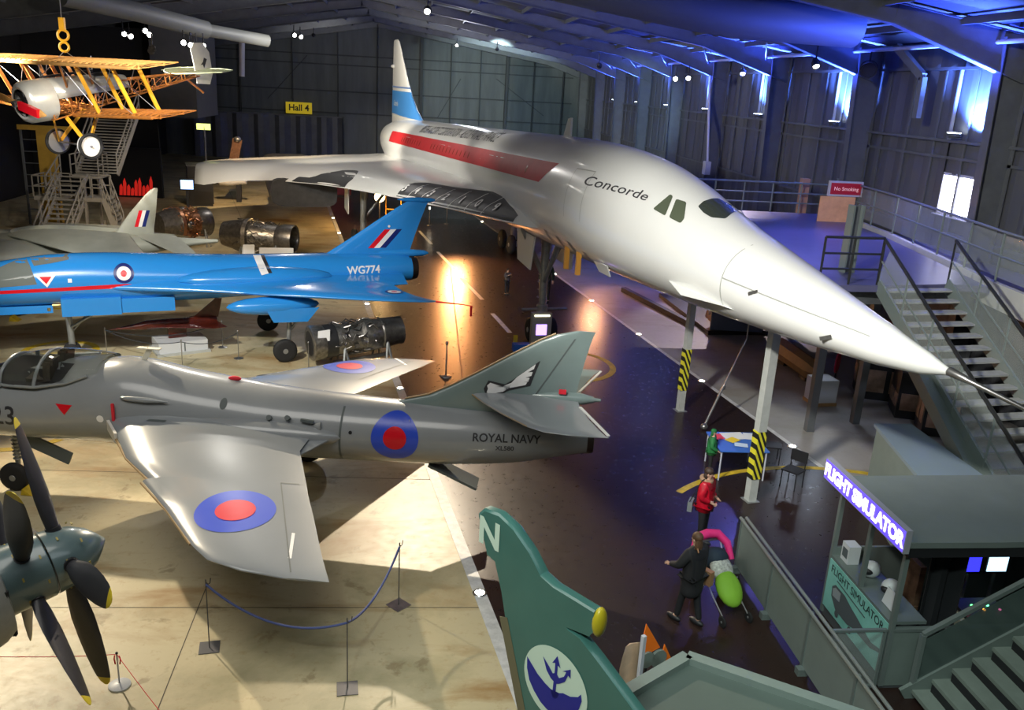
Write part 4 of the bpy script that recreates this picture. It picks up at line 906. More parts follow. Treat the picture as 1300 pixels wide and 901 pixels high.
# flight simulator booth
bx,by=7.12,10.35; bt=thing('simulator_booth',(bx,by,0),0,'green-grey flight simulator booth with lit purple sign and helicopter poster','booth')
m_bg=M('booth_green_grey',(.19,.235,.215),.6,noise=.15,nscale=2); m_roofg=M('booth_roof_grey',(.17,.20,.19),.7,noise=.15,nscale=1)
BW,BD,BH=3.3,1.95,2.45
MB().box(0,BW,0,BD,0,.06).build('booth_floor',m_steel,bt,smooth=False)
for x,y in ((0,0),(0,BD),(BW,0),(BW,BD),(0,BD*.5)): MB().box(x-.035,x+.035,y-.035,y+.035,0.06 if y!=BD*.5 else 1.12,BH).build('corner_post',m_rail,bt,smooth=False)
MB().prism([(-.06,-.12),(1.35,-.12),(BW+.1,-.05),(BW+.1,BD+.2),(-.06,BD+.12)],(0,0,BH),(1,0,0),(0,1,0),.09).build('roof',m_roofg,bt,smooth=False)
MB().box(-.05,BW,-.1,.0,BH-.16,BH).build('front_beam',m_can,bt,smooth=False)
MB().box(-.04,0,0.03,BD-.03,.22,1.1).build('poster_panel',M('poster_teal',(.20,.55,.47),.5,noise=.2,nscale=3,col2=(.30,.66,.60)),bt,smooth=False)
MB().box(-.03,.55,.02,BD-.02,1.1,1.15).build('counter',m_rail,bt,smooth=False)
MB().box(0,.03,0.03,BD-.03,.06,.22).build('skirting',m_steel,bt,smooth=False)
decal('poster_lettering',text_mesh('FLIGHT SIMULATOR',.195,spacing=.97),(-.04,BD/2,.97),(0,-1,0),(0,0,1),m_txt,None,bt,off=.008,step=0)
# helicopter picture on the poster
m_hel=M('poster_helicopter_grey',(.10,.12,.13),.6); m_hel2=M('poster_helicopter_light',(.32,.36,.38),.6)
def pos(pts,mat,nm): decal(nm,poly(*pts),(-.04,BD/2,.58),(0,-1,0),(0,0,1),mat,None,bt,off=.01,step=0)
pos([(-.72,.12),(-.62,.2),(-.3,.2),(-.1,.14),(.1,.1),(.62,-.02),(.86,.04),(.88,-.02),(.62,-.12),(.1,-.14),(-.1,-.2),(-.5,-.2),(-.7,-.05)],m_hel,'picture_helicopter_body')
decal('picture_cockpit',poly((-.68,.1),(-.6,.16),(-.42,.16),(-.42,0),(-.66,-.02)),(-.04,BD/2,.58),(0,-1,0),(0,0,1),m_hel2,None,bt,off=.014,step=0)
decal('picture_rotor',poly((-.6,.3),(.35,.24),(.35,.22),(-.6,.28)),(-.04,BD/2,.58),(0,-1,0),(0,0,1),m_hel,None,bt,off=.012,step=0)
for a in (-.45,.0): decal('picture_wheel',disc(.06,n=14,cx=a,cy=-.24),(-.04,BD/2,.58),(0,-1,0),(0,0,1),m_hel,None,bt,off=.012,step=0)
MB().box(0.0,BW-.1,-.02,.02,.06,1.0).build('front_panel',m_bg,bt,smooth=False); MB().box(0,BW-.1,-.03,.05,1.0,1.05).build('front_rail',m_rail,bt,smooth=False)
MB().box(BW-.03,BW+.03,0,BD,.06,BH).build('back_panel',m_bg,bt,smooth=False); MB().box(0,BW,BD-.03,BD+.02,.06,1.3).build('side_panel',m_bg,bt,smooth=False)
# lit sign
A=onz(1066,610,2.55);B=onz(1168,702,2.55); sgx=thing('booth_sign',(bx-.13,by-.22,BH-.03),0,'long purple backlit sign reading FLIGHT SIMULATOR on the booth roof edge','sign')
SL=2.5
MB().box(-.09,-.0,0,SL,0,.36).build('sign_case',M('sign_grey_case',(.3,.3,.34),.5),sgx,smooth=False)
MB().box(-.10,-.09,.02,SL-.02,.02,.34).build('sign_face',M('sign_purple',(.12,.07,.7),.4,emit=(.13,.08,.75),estr=1.1),sgx,smooth=False)
decal('lettering',text_mesh('FLIGHT SIMULATOR',.29,bold=.012,spacing=.93),(-.10,SL/2,.175),(0,-1,0),(0,0,1),M('sign_white_glow',(1,1,1),.4,emit=(.95,.93,1),estr=3.2),None,sgx,off=.006,step=0)
# things in the booth
m_whp=M('white_plastic',(.62,.64,.66),.4)
def bobj(name,loc,lab,cat,grp=None): return thing(name,(bx+loc[0],by+loc[1],loc[2]+.004),0,lab,cat,grp)
t=bobj('flight_helmet',(.3,1.25,1.15),'white flight helmet with dark visor in the middle of the booth counter','helmet'); MB().ell((0,0,.13),(.15,.13,.14)).build('shell',m_whp,t); MB().ell((-.07,-.02,.13),(.1,.11,.07)).build('visor',m_can,t)
t=bobj('flight_helmet',(.34,.72,1.15),'white flight helmet nearest the right end of the booth counter','helmet'); MB().ell((0,0,.13),(.15,.13,.14)).build('shell',m_whp,t); MB().ell((-.07,-.03,.12),(.1,.1,.07)).build('visor',m_can,t)
t=bobj('white_paper_box',(.18,1.72,1.15),'white leaflet box with dark picture at the left end of the booth counter','box'); MB().box(-.1,.1,-.12,.12,0,.32).build('box',m_whp,t,smooth=False); MB().box(-.105,-.1,-.08,.08,.08,.24).build('picture',m_hel,t,smooth=False)
t=bobj('notice_card',(.16,.38,1.15),'white notice card standing at the right end of the booth counter','card'); MB().cbox((0,0,.13),(.02,.34,.26),rot=.25,ax='y').build('card',m_whp,t,smooth=False); MB().box(0,.12,-.05,.05,0,.015).build('foot',m_whp,t,smooth=False)
t=bobj('plush_seat_back',(1.0,1.5,.06),'brown and white patterned seat behind the booth counter','seat'); mb=MB(); mb.cbox((0,0,.45),(.5,.5,.12)); mb.cbox((.22,0,.85),(.1,.45,.75)); mb.build('seat',M('brown_seat_fabric',(.22,.12,.07),.8,noise=.5,nscale=9),t); MB().cyl((0,0,0),(0,0,.4),.05).build('pedestal',m_metal,t)
t=bobj('control_console',(1.85,.55,.06),'beige control console with small coloured lights in the booth','console'); MB().box(-.5,.35,-.3,.3,0,.85).build('cabinet',M('beige_console',(.42,.38,.30),.6),t,smooth=False); MB().cbox((-.05,-.02,.9),(.7,.55,.06),rot=.12,ax='x').build('keypad',m_can,t)
for i,c_ in enumerate(((1,.1,.05),(.1,1,.2),(1,.45,.05),(.1,.9,.3),(1,.2,.5))): MB().ell((-.3+.13*i,.06*((i%2)*2-1),.95),(.025,.025,.015),8,4).build('indicator_light',M('lit_indicator_%d'%i,c_,.3,emit=c_,estr=6),t)
for i,(x,lab,c_) in enumerate(((1.95,'left-hand screen glowing deep blue at the back of the booth',(.03,.03,.9)),(2.42,'right-hand screen glowing pale blue at the back of the booth',(.45,.75,.95)))):
    t=bobj('monitor',(x,1.2,.07),lab,'monitor'); MB().box(-.2,.2,-.01,.05,1.15,1.55).build('housing',m_can,t,smooth=False); MB().box(-.17,.17,-.02,-.01,1.19,1.51).build('screen',M('screen_%d'%i,c_,.3,emit=c_,estr=2.2),t,smooth=False); MB().cyl((0,.02,0),(0,.02,1.15),.03).build('stand',m_metal,t)
t=bobj('dark_curtain',(.95,.35,.06),'black curtain hanging inside the booth by the front opening','curtain'); mb=MB(); mb.loft([[Vector((x*.09-.3,.06*math.sin(x*1.9)+o,z)) for x in range(8)]+[Vector((x*.09-.3,.06*math.sin(x*1.9)+o+.02,z)) for x in range(7,-1,-1)] for z,o in ((0.02,0),(2.3,0))]); mb.build('curtain_fabric',m_black,t)
# glass wing beside the booth front, low stairs and its handrail
t=thing('glass_screen',(6.2,10.36,0),0,'low framed glass screen in front of the booth poster','screen'); MB().box(0,.85,-.01,.01,.05,1.0).build('pane',m_glassp,t,smooth=False); mb=MB(); mb.beam((0,0,1.02),(.86,0,1.02),.05,.04); mb.beam((0,0,.04),(.86,0,.04),.05,.04); mb.beam((.84,0,0),(.84,0,1.02),.04,.04); mb.build('frame',m_rail,t,smooth=False)
ls=thing('low_stairs',(7.48,10.1,0),0,'grey-green steps rising to the right in the bottom right corner','stairs')
m_st=M('grey_green_step',(.22,.27,.235),.6,noise=.2,nscale=3)
for i in range(9):
    MB().box(.28*i,.28*i+.30,-1.9,0,.18*i+.10,.18*i+.16).build('tread',m_st,ls,smooth=False); MB().box(.28*i+.26,.28*i+.29,-1.85,-.05,.18*i+.16,.18*i+.28).build('riser',m_can,ls,smooth=False)
for y in (.03,-1.93): MB().beam((-.1,y,.02),(2.5,y,1.68),.06,.3).build('stringer',m_bg,ls,smooth=False)
mb=MB(); mb.beam((0.02,.05,0),(.02,.05,1.08),.09,.06); mb.build('newel_post',m_rail,ls,smooth=False); MB().beam((0.02,.05,1.08),(2.2,.05,2.45),.07,.06).build('handrail',m_rail,ls,smooth=False); MB().beam((1.9,.05,1.2),(1.9,.05,2.25),.05,.05).build('post',m_rail,ls,smooth=False)
MB().prism([(.08,.12),(2.1,1.42),(2.1,2.28),(.08,1.0)],(0,.05,0),(1,0,0),(0,0,1),.012).build('glass_panel',M('tinted_panel',(.10,.14,.13),.2,alpha=.75),ls,smooth=False)
# long panelled barrier, foreground right
t=thing('panelled_barrier',(6.08,6.4,0),.0,'long grey panelled barrier with double top rail running towards the camera','barrier')
for i in range(5):
    y0=i*1.46+.03; MB().beam((0,y0,.56),(0,y0+1.4,.56),.03,.9).build('panel',M('barrier_panel_grey',(.22,.26,.24),.5,noise=.1,nscale=3),t,smooth=False)
    MB().box(-.12,.04,y0+1.3,y0+1.42,0,.12).build('foot',m_rail,t,smooth=False)
for i in range(6): MB().box(-.03,.03,i*1.46-.03,i*1.46+.03,0,1.06).build('post',m_rail,t,smooth=False)
for x in (-.05,.06): MB().tube([(x,0,1.09),(x,7.3,1.09)],.028).build('rail',M('polished_rail',(.45,.48,.45),.3,.6),t)
# kiosk roof in the bottom foreground
A=onz(873,830,2.5); t=thing('kiosk',(A.x,A.y,0),0,'grey-green flat roofed kiosk with raised edge at the bottom of the view','kiosk')
l=Vector((2.32-3.1,7.38-7.91,0)).normalized()*.56;r_=Vector((4.34-3.1,7.09-7.91,0)).normalized()
def q2(a,b): v=l*a+r_*b; return (v.x,v.y)
MB().prism([q2(0,0),q2(0,2.6),q2(2.6,2.6),q2(2.6,0)][::-1],(0,0,2.3),(1,0,0),(0,1,0),.12).build('roof_panel',M('kiosk_roof_green',(.085,.115,.10),.7,noise=.15,nscale=1),t,smooth=False)
for a,b in (((0,0),(0,2.6)),((0,0),(2.6,0)),((2.6,0),(2.6,2.6)),((0,2.6),(2.6,2.6))): MB().beam((*q2(*a),2.42),(*q2(*b),2.42),.14,.16).build('roof_edge',m_bg,t,smooth=False)
for a,b in ((.1,.1),(.1,2.5),(2.5,.1),(2.5,2.5)): MB().beam((*q2(a,b),0),(*q2(a,b),2.3),.09,.09).build('post',m_rail,t,smooth=False)
for a,b,c_,d in ((.1,.1,.1,2.5),(.1,.1,2.5,.1)): MB().beam((*q2(a,b),1.15),(*q2(c_,d),1.15),.04,2.2).build('wall_panel',m_bg,t,smooth=False)
# shiny copper coloured panel and orange pennant beside the kiosk
q=onz(803,838,1.7); t=thing('copper_panel',(q.x,q.y,0),.5,'shiny copper-coloured curved panel between the green tail fin and the kiosk','panel')
m_cop=M('polished_copper',(1,.72,.5),.3,.5,noise=.3,nscale=3,bump=.4)
mb=MB(); mb.loft([[Vector((-.12+.04*math.sin(z*7),.05,z)),Vector((0,.10+.02*math.sin(z*9),z)),Vector((.13+.03*math.sin(z*5),.03,z)),Vector((0,.06,z))] for z in [.1+.15*i for i in range(13)]]); mb.build('curved_sheet',m_cop,t)
MB().beam((.1,-.05,0),(.1,-.05,2.05),.05,.05).build('edge_strip',m_frame,t,smooth=False)
q=onz(822,812,1.45); t=thing('orange_pennant',(q.x,q.y,0),.4,'bright orange pointed pennant with dark grey discs, in front of the kiosk','pennant')
m_or=M('fluorescent_orange',(.95,.20,.015),.5)
MB().prism([(-.13,.0),(-.06,.52),(.22,.08)],(0,0,1.2),(1,0,0),(0,0,1),.02).build('orange_cloth',m_or,t,smooth=False); MB().prism([(.26,-.2),(.30,.1),(.44,-.16)],(0,0,1.2),(1,0,0),(0,0,1),.02).build('orange_cloth',m_or,t,smooth=False)
for x,z,r in ((-.0,1.16,.12),(.2,1.12,.13)): MB().cyl((x,-.05,z),(x,-.01,z),r,n=20).build('grey_disc',m_bg,t)
MB().cyl((.02,0,0),(.02,0,1.25),.02).build('pole',m_can,t)
# exhibits to the right of the dark strip
m_bc=M('blue_grey_cabinet',(.13,.17,.27),.5,noise=.1,nscale=2); m_kerb=M('black_plinth',(.015,.015,.017),.5)
t=thing('exhibit_cabinet',(10.9,29.9,0),-.1,'blue-grey exhibit cabinet with black plinth under the airliner cockpit, warm lit inside','cabinet')
MB().prism([(-.05,-.05),(2.3,.35),(2.9,4),(-.9,5.8)],(0,0,0),(1,0,0),(0,1,0),.16).build('plinth',m_kerb,t,smooth=False)
MB().box(.05,2.0,.1,.2,.16,1.7).build('front_wall',m_bc,t,smooth=False); MB().prism([(0,.2),(2.0,.5),(2.4,3.6),(1.2,3.6)],(0,0,1.7),(1,0,0),(0,1,0),.08).build('top',m_bc,t,smooth=False)
MB().beam((1.95,.2,.93),(2.4,3.6,.93),.1,1.54).build('side_wall',m_bc,t,smooth=False)
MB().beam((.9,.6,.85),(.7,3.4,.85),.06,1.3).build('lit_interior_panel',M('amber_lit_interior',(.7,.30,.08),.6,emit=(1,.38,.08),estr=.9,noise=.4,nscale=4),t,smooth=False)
MB().cbox((.35,.9,.75),(.5,.05,.4),rot=.3).build('picture_panel',m_frame,t,smooth=False)
t=thing('display_kerb',(9.2,36.6,0),0,'long black kerb in front of the warm lit displays behind the airliner cockpit','kerb')
MB().beam((0,0,.1),(1.35,-5.7,.1),.22,.2).build('kerb',m_kerb,t,smooth=False)
A=onz(985,432,.55);B=onz(1046,476,.5); t=thing('brown_tank',(A.x,A.y,0),0,'long brown faceted tank lying on the grey floor behind the white box','tank')
D_=(B-A); D_.z=0; mb=MB(); mb.lathe((0,0,.42),D_,[(0,.25),(.5,.36),(D_.length*.8,.34),(D_.length,.06)],8); mb.build('tank_body',M('brown_painted_tank',(.35,.22,.10),.6,noise=.3,nscale=3),t,angle=20); 
for f in (.25,.7): MB().cbox(D_*f+Vector((0,0,.06)),(.3,.5,.12)).build('cradle',m_kerb,t,smooth=False)
t=thing('white_pedestal',(11.6,22.45,0),.1,'white and grey pedestal box standing on the grey floor under the nose','pedestal')
MB().box(-.02,.70,-.02,.62,0,.1).build('wood_base',M('warm_wood_base',(.45,.26,.10),.6),t,smooth=False); MB().box(0,.68,0,.6,.1,.78).build('box',M('pale_pedestal_grey',(.52,.54,.56),.5),t,smooth=False); MB().box(-.012,0,.03,.57,.13,.75).build('side_label',m_frame,t,smooth=False)
q=onz(1060,480,.3); t=thing('red_disc_sign',(q.x,q.y,0),.9,'round red disc sign standing behind the white pedestal','sign'); MB().cyl((0,0,0),(0,0,.55),.025).build('stem',m_can,t); MB().cyl((0,-.02,.82),(0,.02,.82),.34,n=24).build('disc',M('disc_red',(.6,.02,.06),.5),t)
m_dc=M('black_display_case',(.02,.022,.025),.5); m_ph=M('faded_photo_panel',(.45,.30,.22),.6,noise=.5,nscale=5)
for i,(u,v,w,d,h,lab) in enumerate(((1088,505,1.5,1.2,1.7,'tall black display case nearest the white pedestal'),(1135,530,1.5,1.1,1.35,'black display case with photo panels, middle of three'),(1168,552,.9,.9,1.9,'black display case nearest the booth with pale label'))):
    q=onz(u,v); t=thing('display_case',(q.x,q.y,0),-.35,lab,'display case','black display cases under the stairs')
    MB().box(0,w,0,d,0,h).build('cabinet',m_dc,t,smooth=False)
    for j in range(2): MB().box(.08+j*w*.5,w*.5-.06+j*w*.5,-.02,0,.25,h*.55).build('photo_panel',m_ph,t,smooth=False)
    for j in range(2): MB().box(-.02,0,.08+j*d*.5,d*.5-.05+j*d*.5,.3,h*.5).build('photo_panel',m_ph,t,smooth=False)
t=thing('information_boards',(14.9,25.8,0),-1.05,'red and white information boards in the dark below the deck','boards')
for j in range(3): MB().box(j*.8,j*.8+.7,-.04,.04,.9,1.9).build('board',[M('board_red_white',(.5,.12,.12),.6,noise=.8,nscale=7),m_cream,m_ph][j],t,smooth=False)
for j in (0,2.3): MB().box(j,j+.05,-.03,.03,0,1.9).build('leg',m_can,t,smooth=False)
t=thing('store_cabin',(9.25,12.75,0),0,'low blue-grey topped store cabin behind the flight simulator booth','cabin')
MB().prism([(0,0),(1.45,0),(1.5,3.7),(.75,3.7)],(0,0,0),(1,0,0),(0,1,0),1.78).build('walls',m_bg,t,smooth=False); MB().prism([(-.05,-.05),(1.5,-.05),(1.55,3.75),(.7,3.75)],(0,0,1.79),(1,0,0),(0,1,0),.07).build('roof',M('blue_grey_partition',(.20,.26,.30),.6),t,smooth=False)
# activity table with papers and chairs
t=thing('activity_table',(7.0,17.5,0),-.03,'blue-topped activity table covered with papers next to the nearer striped post','table')
MB().box(0,1.15,0,1.15,.72,.75).build('tabletop',M('table_blue',(.05,.16,.55),.4),t,smooth=False)
for x,y in ((.05,.05),(1.1,.05),(.05,1.1),(1.1,1.1)): MB().cyl((x,y,0),(x,y,.72),.02,n=8).build('leg',m_frame,t)
for i,(x,y,w,d,rz,c_,lab) in enumerate(((.3,.85,.4,.3,.3,(.75,.05,.06),'red sheet of paper at the far left corner of the activity table'),(.62,.88,.55,.42,.1,(.8,.8,.78),'large white sheet in the middle of the far half of the table'),(1.02,.85,.3,.4,-.2,(.78,.8,.82),'white sheet at the far right corner of the table'),(.5,.62,.3,.24,.6,(.85,.6,.03),'yellow sheet of paper in the middle of the activity table'),(.6,.32,.3,.22,-.3,(.6,.72,.85),'pale sheet at the near edge of the activity table'))):
    o=MB().box(-w/2,w/2,-d/2,d/2,0,.003).build('paper_sheet',M('paper_%d'%i,c_,.6),None,smooth=False); o.location=(7.0+x,17.5+y,.7515+.0035*i); o.rotation_euler=(0,0,rz); tag(o,lab,'paper','papers on the activity table')
def chair(loc,rz,lab,mat):
    t=thing('wire_chair',loc,rz,lab,'chair'); MB().box(-.2,.2,-.2,.2,.42,.45).build('seat',mat,t,smooth=False); mb=MB(); mb.cbox((0,.2,.72),(.4,.03,.26)); mb.build('backrest',mat,t,smooth=False)
    for x in (-.18,.18):
        for y in (-.18,.19): MB().cyl((x,y,0),(x*.95,y,.43 if y<0 else .6),.013,n=6).build('leg',m_can,t)
chair((8.72,18.6,0),1.3,'black chair to the right of the activity table',m_can)
chair((8.65,17.2,0),-.9,'black chair behind the nearer striped post, close to the table',m_can)
# ================================================================ HANGING BIPLANE SKELETON
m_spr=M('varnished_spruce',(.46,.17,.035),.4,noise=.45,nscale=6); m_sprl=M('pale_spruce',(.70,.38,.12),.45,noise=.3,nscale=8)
m_ama=M('amber_painted_strut',(.85,.42,.03),.4); m_alu=M('polished_aluminium_skin',(.72,.73,.70),.3,.35,noise=.15,nscale=3)
m_wire=M('thin_wire',(.4,.4,.42),.4,.8)
N0=ony(26,131,25.2); T0=ony(253,97,29.4); dv=(T0-N0); XA=dv.normalized(); ZA=(Vector((0,0,1))-XA*XA.z).normalized(); YA_=ZA.cross(XA)
ba=thing('biplane_skeleton',N0,0,'uncovered wooden biplane skeleton with silver engine cowling hanging from a yellow hook','aircraft')
ba.rotation_euler=Matrix((XA,YA_,ZA)).transposed().to_euler()
Lb=dv.length
mb=MB(); mb.lathe((0,0,0),(1,0,0),[(.02,.36),(0,.42),(.05,.50),(.16,.55),(.75,.56),(.77,.54),(.75,.5),(.1,.44),(.06,.36)],32,cap=False); mb.build('engine_cowling',m_alu,ba)
mb=MB(); 
for i in range(9):
    a=2*PI*i/9; mb.cyl((.16,.12*math.cos(a),.12*math.sin(a)),(.16,.42*math.cos(a),.42*math.sin(a)),.06,n=10)
mb.cyl((.06,0,0),(.3,0,0),.13); mb.build('rotary_engine',M('dark_engine_metal',(.06,.06,.065),.35,.8),ba)
MB().cyl((.3,0,0),(.32,0,0),.5,n=28).build('firewall',m_can,ba)
mb=MB(); pr=[(-1.32,.02,.05),(-1.1,.10,.04),(-.6,.12,.05),(-.2,.07,.08),(0,.09,.1),(.2,.07,.08),(.6,.12,.05),(1.1,.10,.04),(1.32,.02,.05)]
mb.loft([[Vector((-.08+t*math.cos(a)*.6-.02*math.sin(a)*(1 if y>0 else -1),y,w_*math.sin(a))) for a in [2*PI*k_/10 for k_ in range(10)]] for y,w_,t in pr]); pp=mb.build('propeller',m_sprl,ba)
MB().cbox((-.12,-.62,0),(.10,.9,.22)).build('red_blade_cover',m_rr,pp) 
pp.rotation_euler=(.18,0,0)
MB().cyl((-.2,0,0),(.02,0,0),.09,n=14).build('hub',m_metal,pp)
# fuselage frame: aluminium top decking and an open lattice
mb=MB(); rr=[]
for x,w,zt in ((.75,.5,.52),(1.3,.44,.5),(2.1,.38,.46),(2.7,.33,.42),(3.1,.2,.34)):
    rr.append([Vector((x,w*math.cos(PI*i/12),.02+(zt)*math.sin(PI*i/12)**.8)) for i in range(13)])
mb.loft(rr,False,False,close=False); o=mb.build('top_decking',m_alu,ba); o.modifiers.new('thick','SOLIDIFY').thickness=.015
MB().ell((2.35,0,.45),(.3,.22,.06)).build('cockpit_opening',m_can,ba)
mb=MB(); 
def sec(x): 
    q=(x-.6)/(Lb-.6); return .40*(1-q)+.04*q,.30*(1-q)+.16*q,-.5*(1-q)+.02*q
xs=[.6+(Lb-.6)*i/9 for i in range(10)]
for a,b in zip(xs,xs[1:]):
    w,t,l=sec(a);w2,t2,l2=sec(b)
    for sg in (-1,1):
        mb.beam((a,sg*w,t),(b,sg*w2,t2),.035,.035); mb.beam((a,sg*w,l),(b,sg*w2,l2),.035,.035); mb.beam((a,sg*w,t),(a,sg*w,l),.03,.03); mb.beam((a,sg*w,l),(b,sg*w2,t2),.012,.012); mb.beam((a,sg*w,t),(b,sg*w2,l2),.012,.012)
    mb.beam((a,-w,t),(a,w,t),.03,.03); mb.beam((a,-w,l),(a,w,l),.03,.03)
mb.build('fuselage_frame',m_spr,ba,smooth=False)
def skelwing(z,x0,ch,half,dih,name,gap=.0):
    for sg in (-1,1):
        mb=MB(); f=lambda y: z+dih*y
        for x,w,h in ((x0,.05,.05),(x0+ch*.18,.035,.1),(x0+ch*.7,.035,.085),(x0+ch,.02,.02)): mb.beam((x,sg*gap,f(gap)),(x,sg*half,f(half)),w,h)
        n_=14
        for i in range(n_+1):
            y=gap+(half-gap)*i/n_; pts=[(x0,-.0),(x0+ch*.15,.07),(x0+ch*.4,.075),(x0+ch*.7,.05),(x0+ch,0)]
            for (a,za),(b,zb2) in zip(pts,pts[1:]): mb.beam((a,sg*y,f(y)+za),(b,sg*y,f(y)+zb2),.02,.03); mb.beam((a,sg*y,f(y)-za*.3),(b,sg*y,f(y)-zb2*.3),.02,.02)
        for i in range(0,n_,2):
            y=gap+(half-gap)*i/n_;y2=gap+(half-gap)*(i+2)/n_; mb.beam((x0+ch*.18,sg*y,f(y)),(x0+ch*.7,sg*y2,f(y2)),.01,.01); mb.beam((x0+ch*.7,sg*y,f(y)),(x0+ch*.18,sg*y2,f(y2)),.01,.01)
        # plywood leading edge skin
        mb.beam((x0+.03,sg*gap,f(gap)+.02),(x0+.03,sg*half,f(half)+.02),.14,.05)
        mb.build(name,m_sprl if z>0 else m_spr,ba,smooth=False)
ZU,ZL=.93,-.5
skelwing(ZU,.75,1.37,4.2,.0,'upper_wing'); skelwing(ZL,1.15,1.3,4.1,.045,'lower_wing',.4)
for sg in (-1,1):
    for y in (1.3,3.0):
        for xa,xb in ((1.0,1.4),(1.7,2.1)):
            mb=MB(); mb.beam((xa,sg*y,ZU),(xb,sg*y,ZL+.045*y),.04,.10); mb.build('wing_strut',m_ama if sg*y<0 else m_spr,ba,smooth=False)
    for xa in (1.0,1.75): MB().beam((xa,sg*.55,ZU),(xa+.15,sg*.4,.28),.04,.08).build('cabane_strut',m_spr,ba,smooth=False)
    mb=MB()
    for (a,b) in (((1.0,1.3,ZU),(1.4,3.0,ZL)),((1.0,3.0,ZU),(1.4,1.3,ZL)),((1.0,.5,ZU),(1.4,1.3,ZL)),((1.7,1.3,ZU),(2.1,3.0,ZL)),((1.7,3.0,ZU),(2.1,1.3,ZL))):
        mb.cyl((a[0],sg*a[1],a[2]),(b[0],sg*b[1],b[2]+.1),.008,n=5)
    mb.build('bracing_wires',m_wire,ba)
# undercarriage
for sg in (-1,1):
    mb=MB(); mb.beam((.95,sg*.35,-.48),(1.15,sg*.75,-1.25),.05,.09); mb.beam((1.9,sg*.35,-.45),(1.2,sg*.75,-1.25),.05,.09); mb.build('undercarriage_strut',m_ama,ba,smooth=False)
    t=MB(); t.torus((1.17,sg*.86,-1.28),(0,1,0),.32,.045,32,10); o=t.build('wheel',m_tyre,ba)
    MB().lathe((1.17,sg*.80,-1.28),(0,1,0),[(-.03,.02),(0,.30),(.12,.30),(.15,.02)],24).build('wheel_disc',m_rw if sg<0 else m_wire,o)
    if sg>0: pass
MB().cyl((1.17,-.9,-1.28),(1.17,.9,-1.28),.025).build('axle',m_wire,ba)
mb=MB(); mb.prism([(0,-.32),(.45,-.4),(.62,-.1),(.62,.55),(.45,.85),(.12,.88),(-.02,.7),(0,.3)],(Lb-.12,-.02,.12),(1,0,0),(0,0,1),-.04); rud=mb.build('rudder',M('doped_linen_white',(.62,.62,.58),.6,noise=.15,nscale=4),ba)
decal('rudder_emblem',poly((.3,.1),(.34,.3),(.46,.36),(.36,.42),(.30,.30),(.2,.22),(.28,.22)),(Lb-.12,-.065,.12),(1,0,0),(0,0,1),m_txt,None,rud,off=.004,step=0)
for sg in (-1,1):
    mb=MB(); pts=[(Lb-1.0,.05),(Lb-.7,.75),(Lb-.2,1.45),(Lb+.25,1.35),(Lb+.45,.5),(Lb+.3,.05)]
    mb.tube([(x,sg*y,.2) for x,y in pts],.02,6)
    for i in range(6): y=.15+.22*i; mb.beam((Lb-.9+.5*(y/1.4),sg*y,.2),(Lb+.35,sg*y,.2),.015,.02)
    mb.build('tailplane_frame',M('pale_green_frame',(.45,.5,.32),.5),ba,smooth=False)
mb=MB(); mb.beam((Lb-.5,0,.0),(Lb+.05,0,-.5),.04,.05); mb.build('tail_skid',m_spr,ba,smooth=False)
# hook and slings
hk=N0+XA*1.35+Vector((0,0,0)); t=thing('crane_hook',(hk.x,hk.y,hk.z),0,'yellow crane hook with wire slings holding up the biplane','hook')
zt=ony(85,45,hk.y).z-hk.z
mb=MB(); mb.torus((0,0,zt),(0,1,0),.14,.035,20,8); mb.torus((0,0,zt-.3),(0,1,0),.12,.035,20,8); mb.cbox((0,0,zt+.3),(.14,.12,.3)); mb.build('hook_block',M('hook_yellow',(.8,.42,.02),.45),t)
mb=MB(); hs=XA*.75
mb.beam(Vector((0,0,zt-1.0))-hs,Vector((0,0,zt-1.0))+hs,.06,.06); mb.build('spreader_bar',m_can,t,smooth=False)
mb=MB()
for sg in (-1,1):
    mb.cyl(Vector((0,0,zt-.4)),Vector((0,0,zt-1.0))+hs*sg,.012,n=5); mb.cyl(Vector((0,0,zt-1.0))+hs*sg,Vector((0,0,ZU+.05))+hs*sg,.012,n=5)
mb.cyl((0,0,zt+.4),(0,0,12.6-hk.z),.015,n=5); mb.build('sling_wires',m_wire,t)
# ================================================================ STAIR TOWER AND YELLOW FRAME AT THE LEFT REAR
m_tw=M('pale_tower_steel',(.30,.28,.25),.55); TY=45.0
tw=thing('stair_tower',(0,0,0),0,'pale steel stair tower with several flights and railings behind the biplane','stairs')
def TP(u,v,dy=0): return ony(u,v,TY+dy)
def flight(nm,a,b,w,n,rails=(1,1)):
    a=Vector(a);b=Vector(b);mb=MB();wv=Vector((w,0,0)) if abs((b-a).y)>abs((b-a).x)*.6 else Vector((0,w,0))
    for i in range(n): p=a.lerp(b,(i+.5)/n); mb.beam(p-wv/2,p+wv/2,.26,.05)
    for sd in (-1,1): mb.beam(a+wv/2*sd,b+wv/2*sd,.06,.24)
    mb.build(nm,m_tw,tw,smooth=False)
    for sd,f in zip((-1,1),rails):
        if not f: continue
        mb=MB()
        for h in (1.0,.5): mb.beam(a+wv/2*sd+Vector((0,0,h)),b+wv/2*sd+Vector((0,0,h)),.05,.05)
        for q in (0,.33,.66,1): p=a.lerp(b,q)+wv/2*sd; mb.beam(p,p+Vector((0,0,1.0)),.05,.05)
        mb.build(nm+'_rail',m_tw,tw,smooth=False)
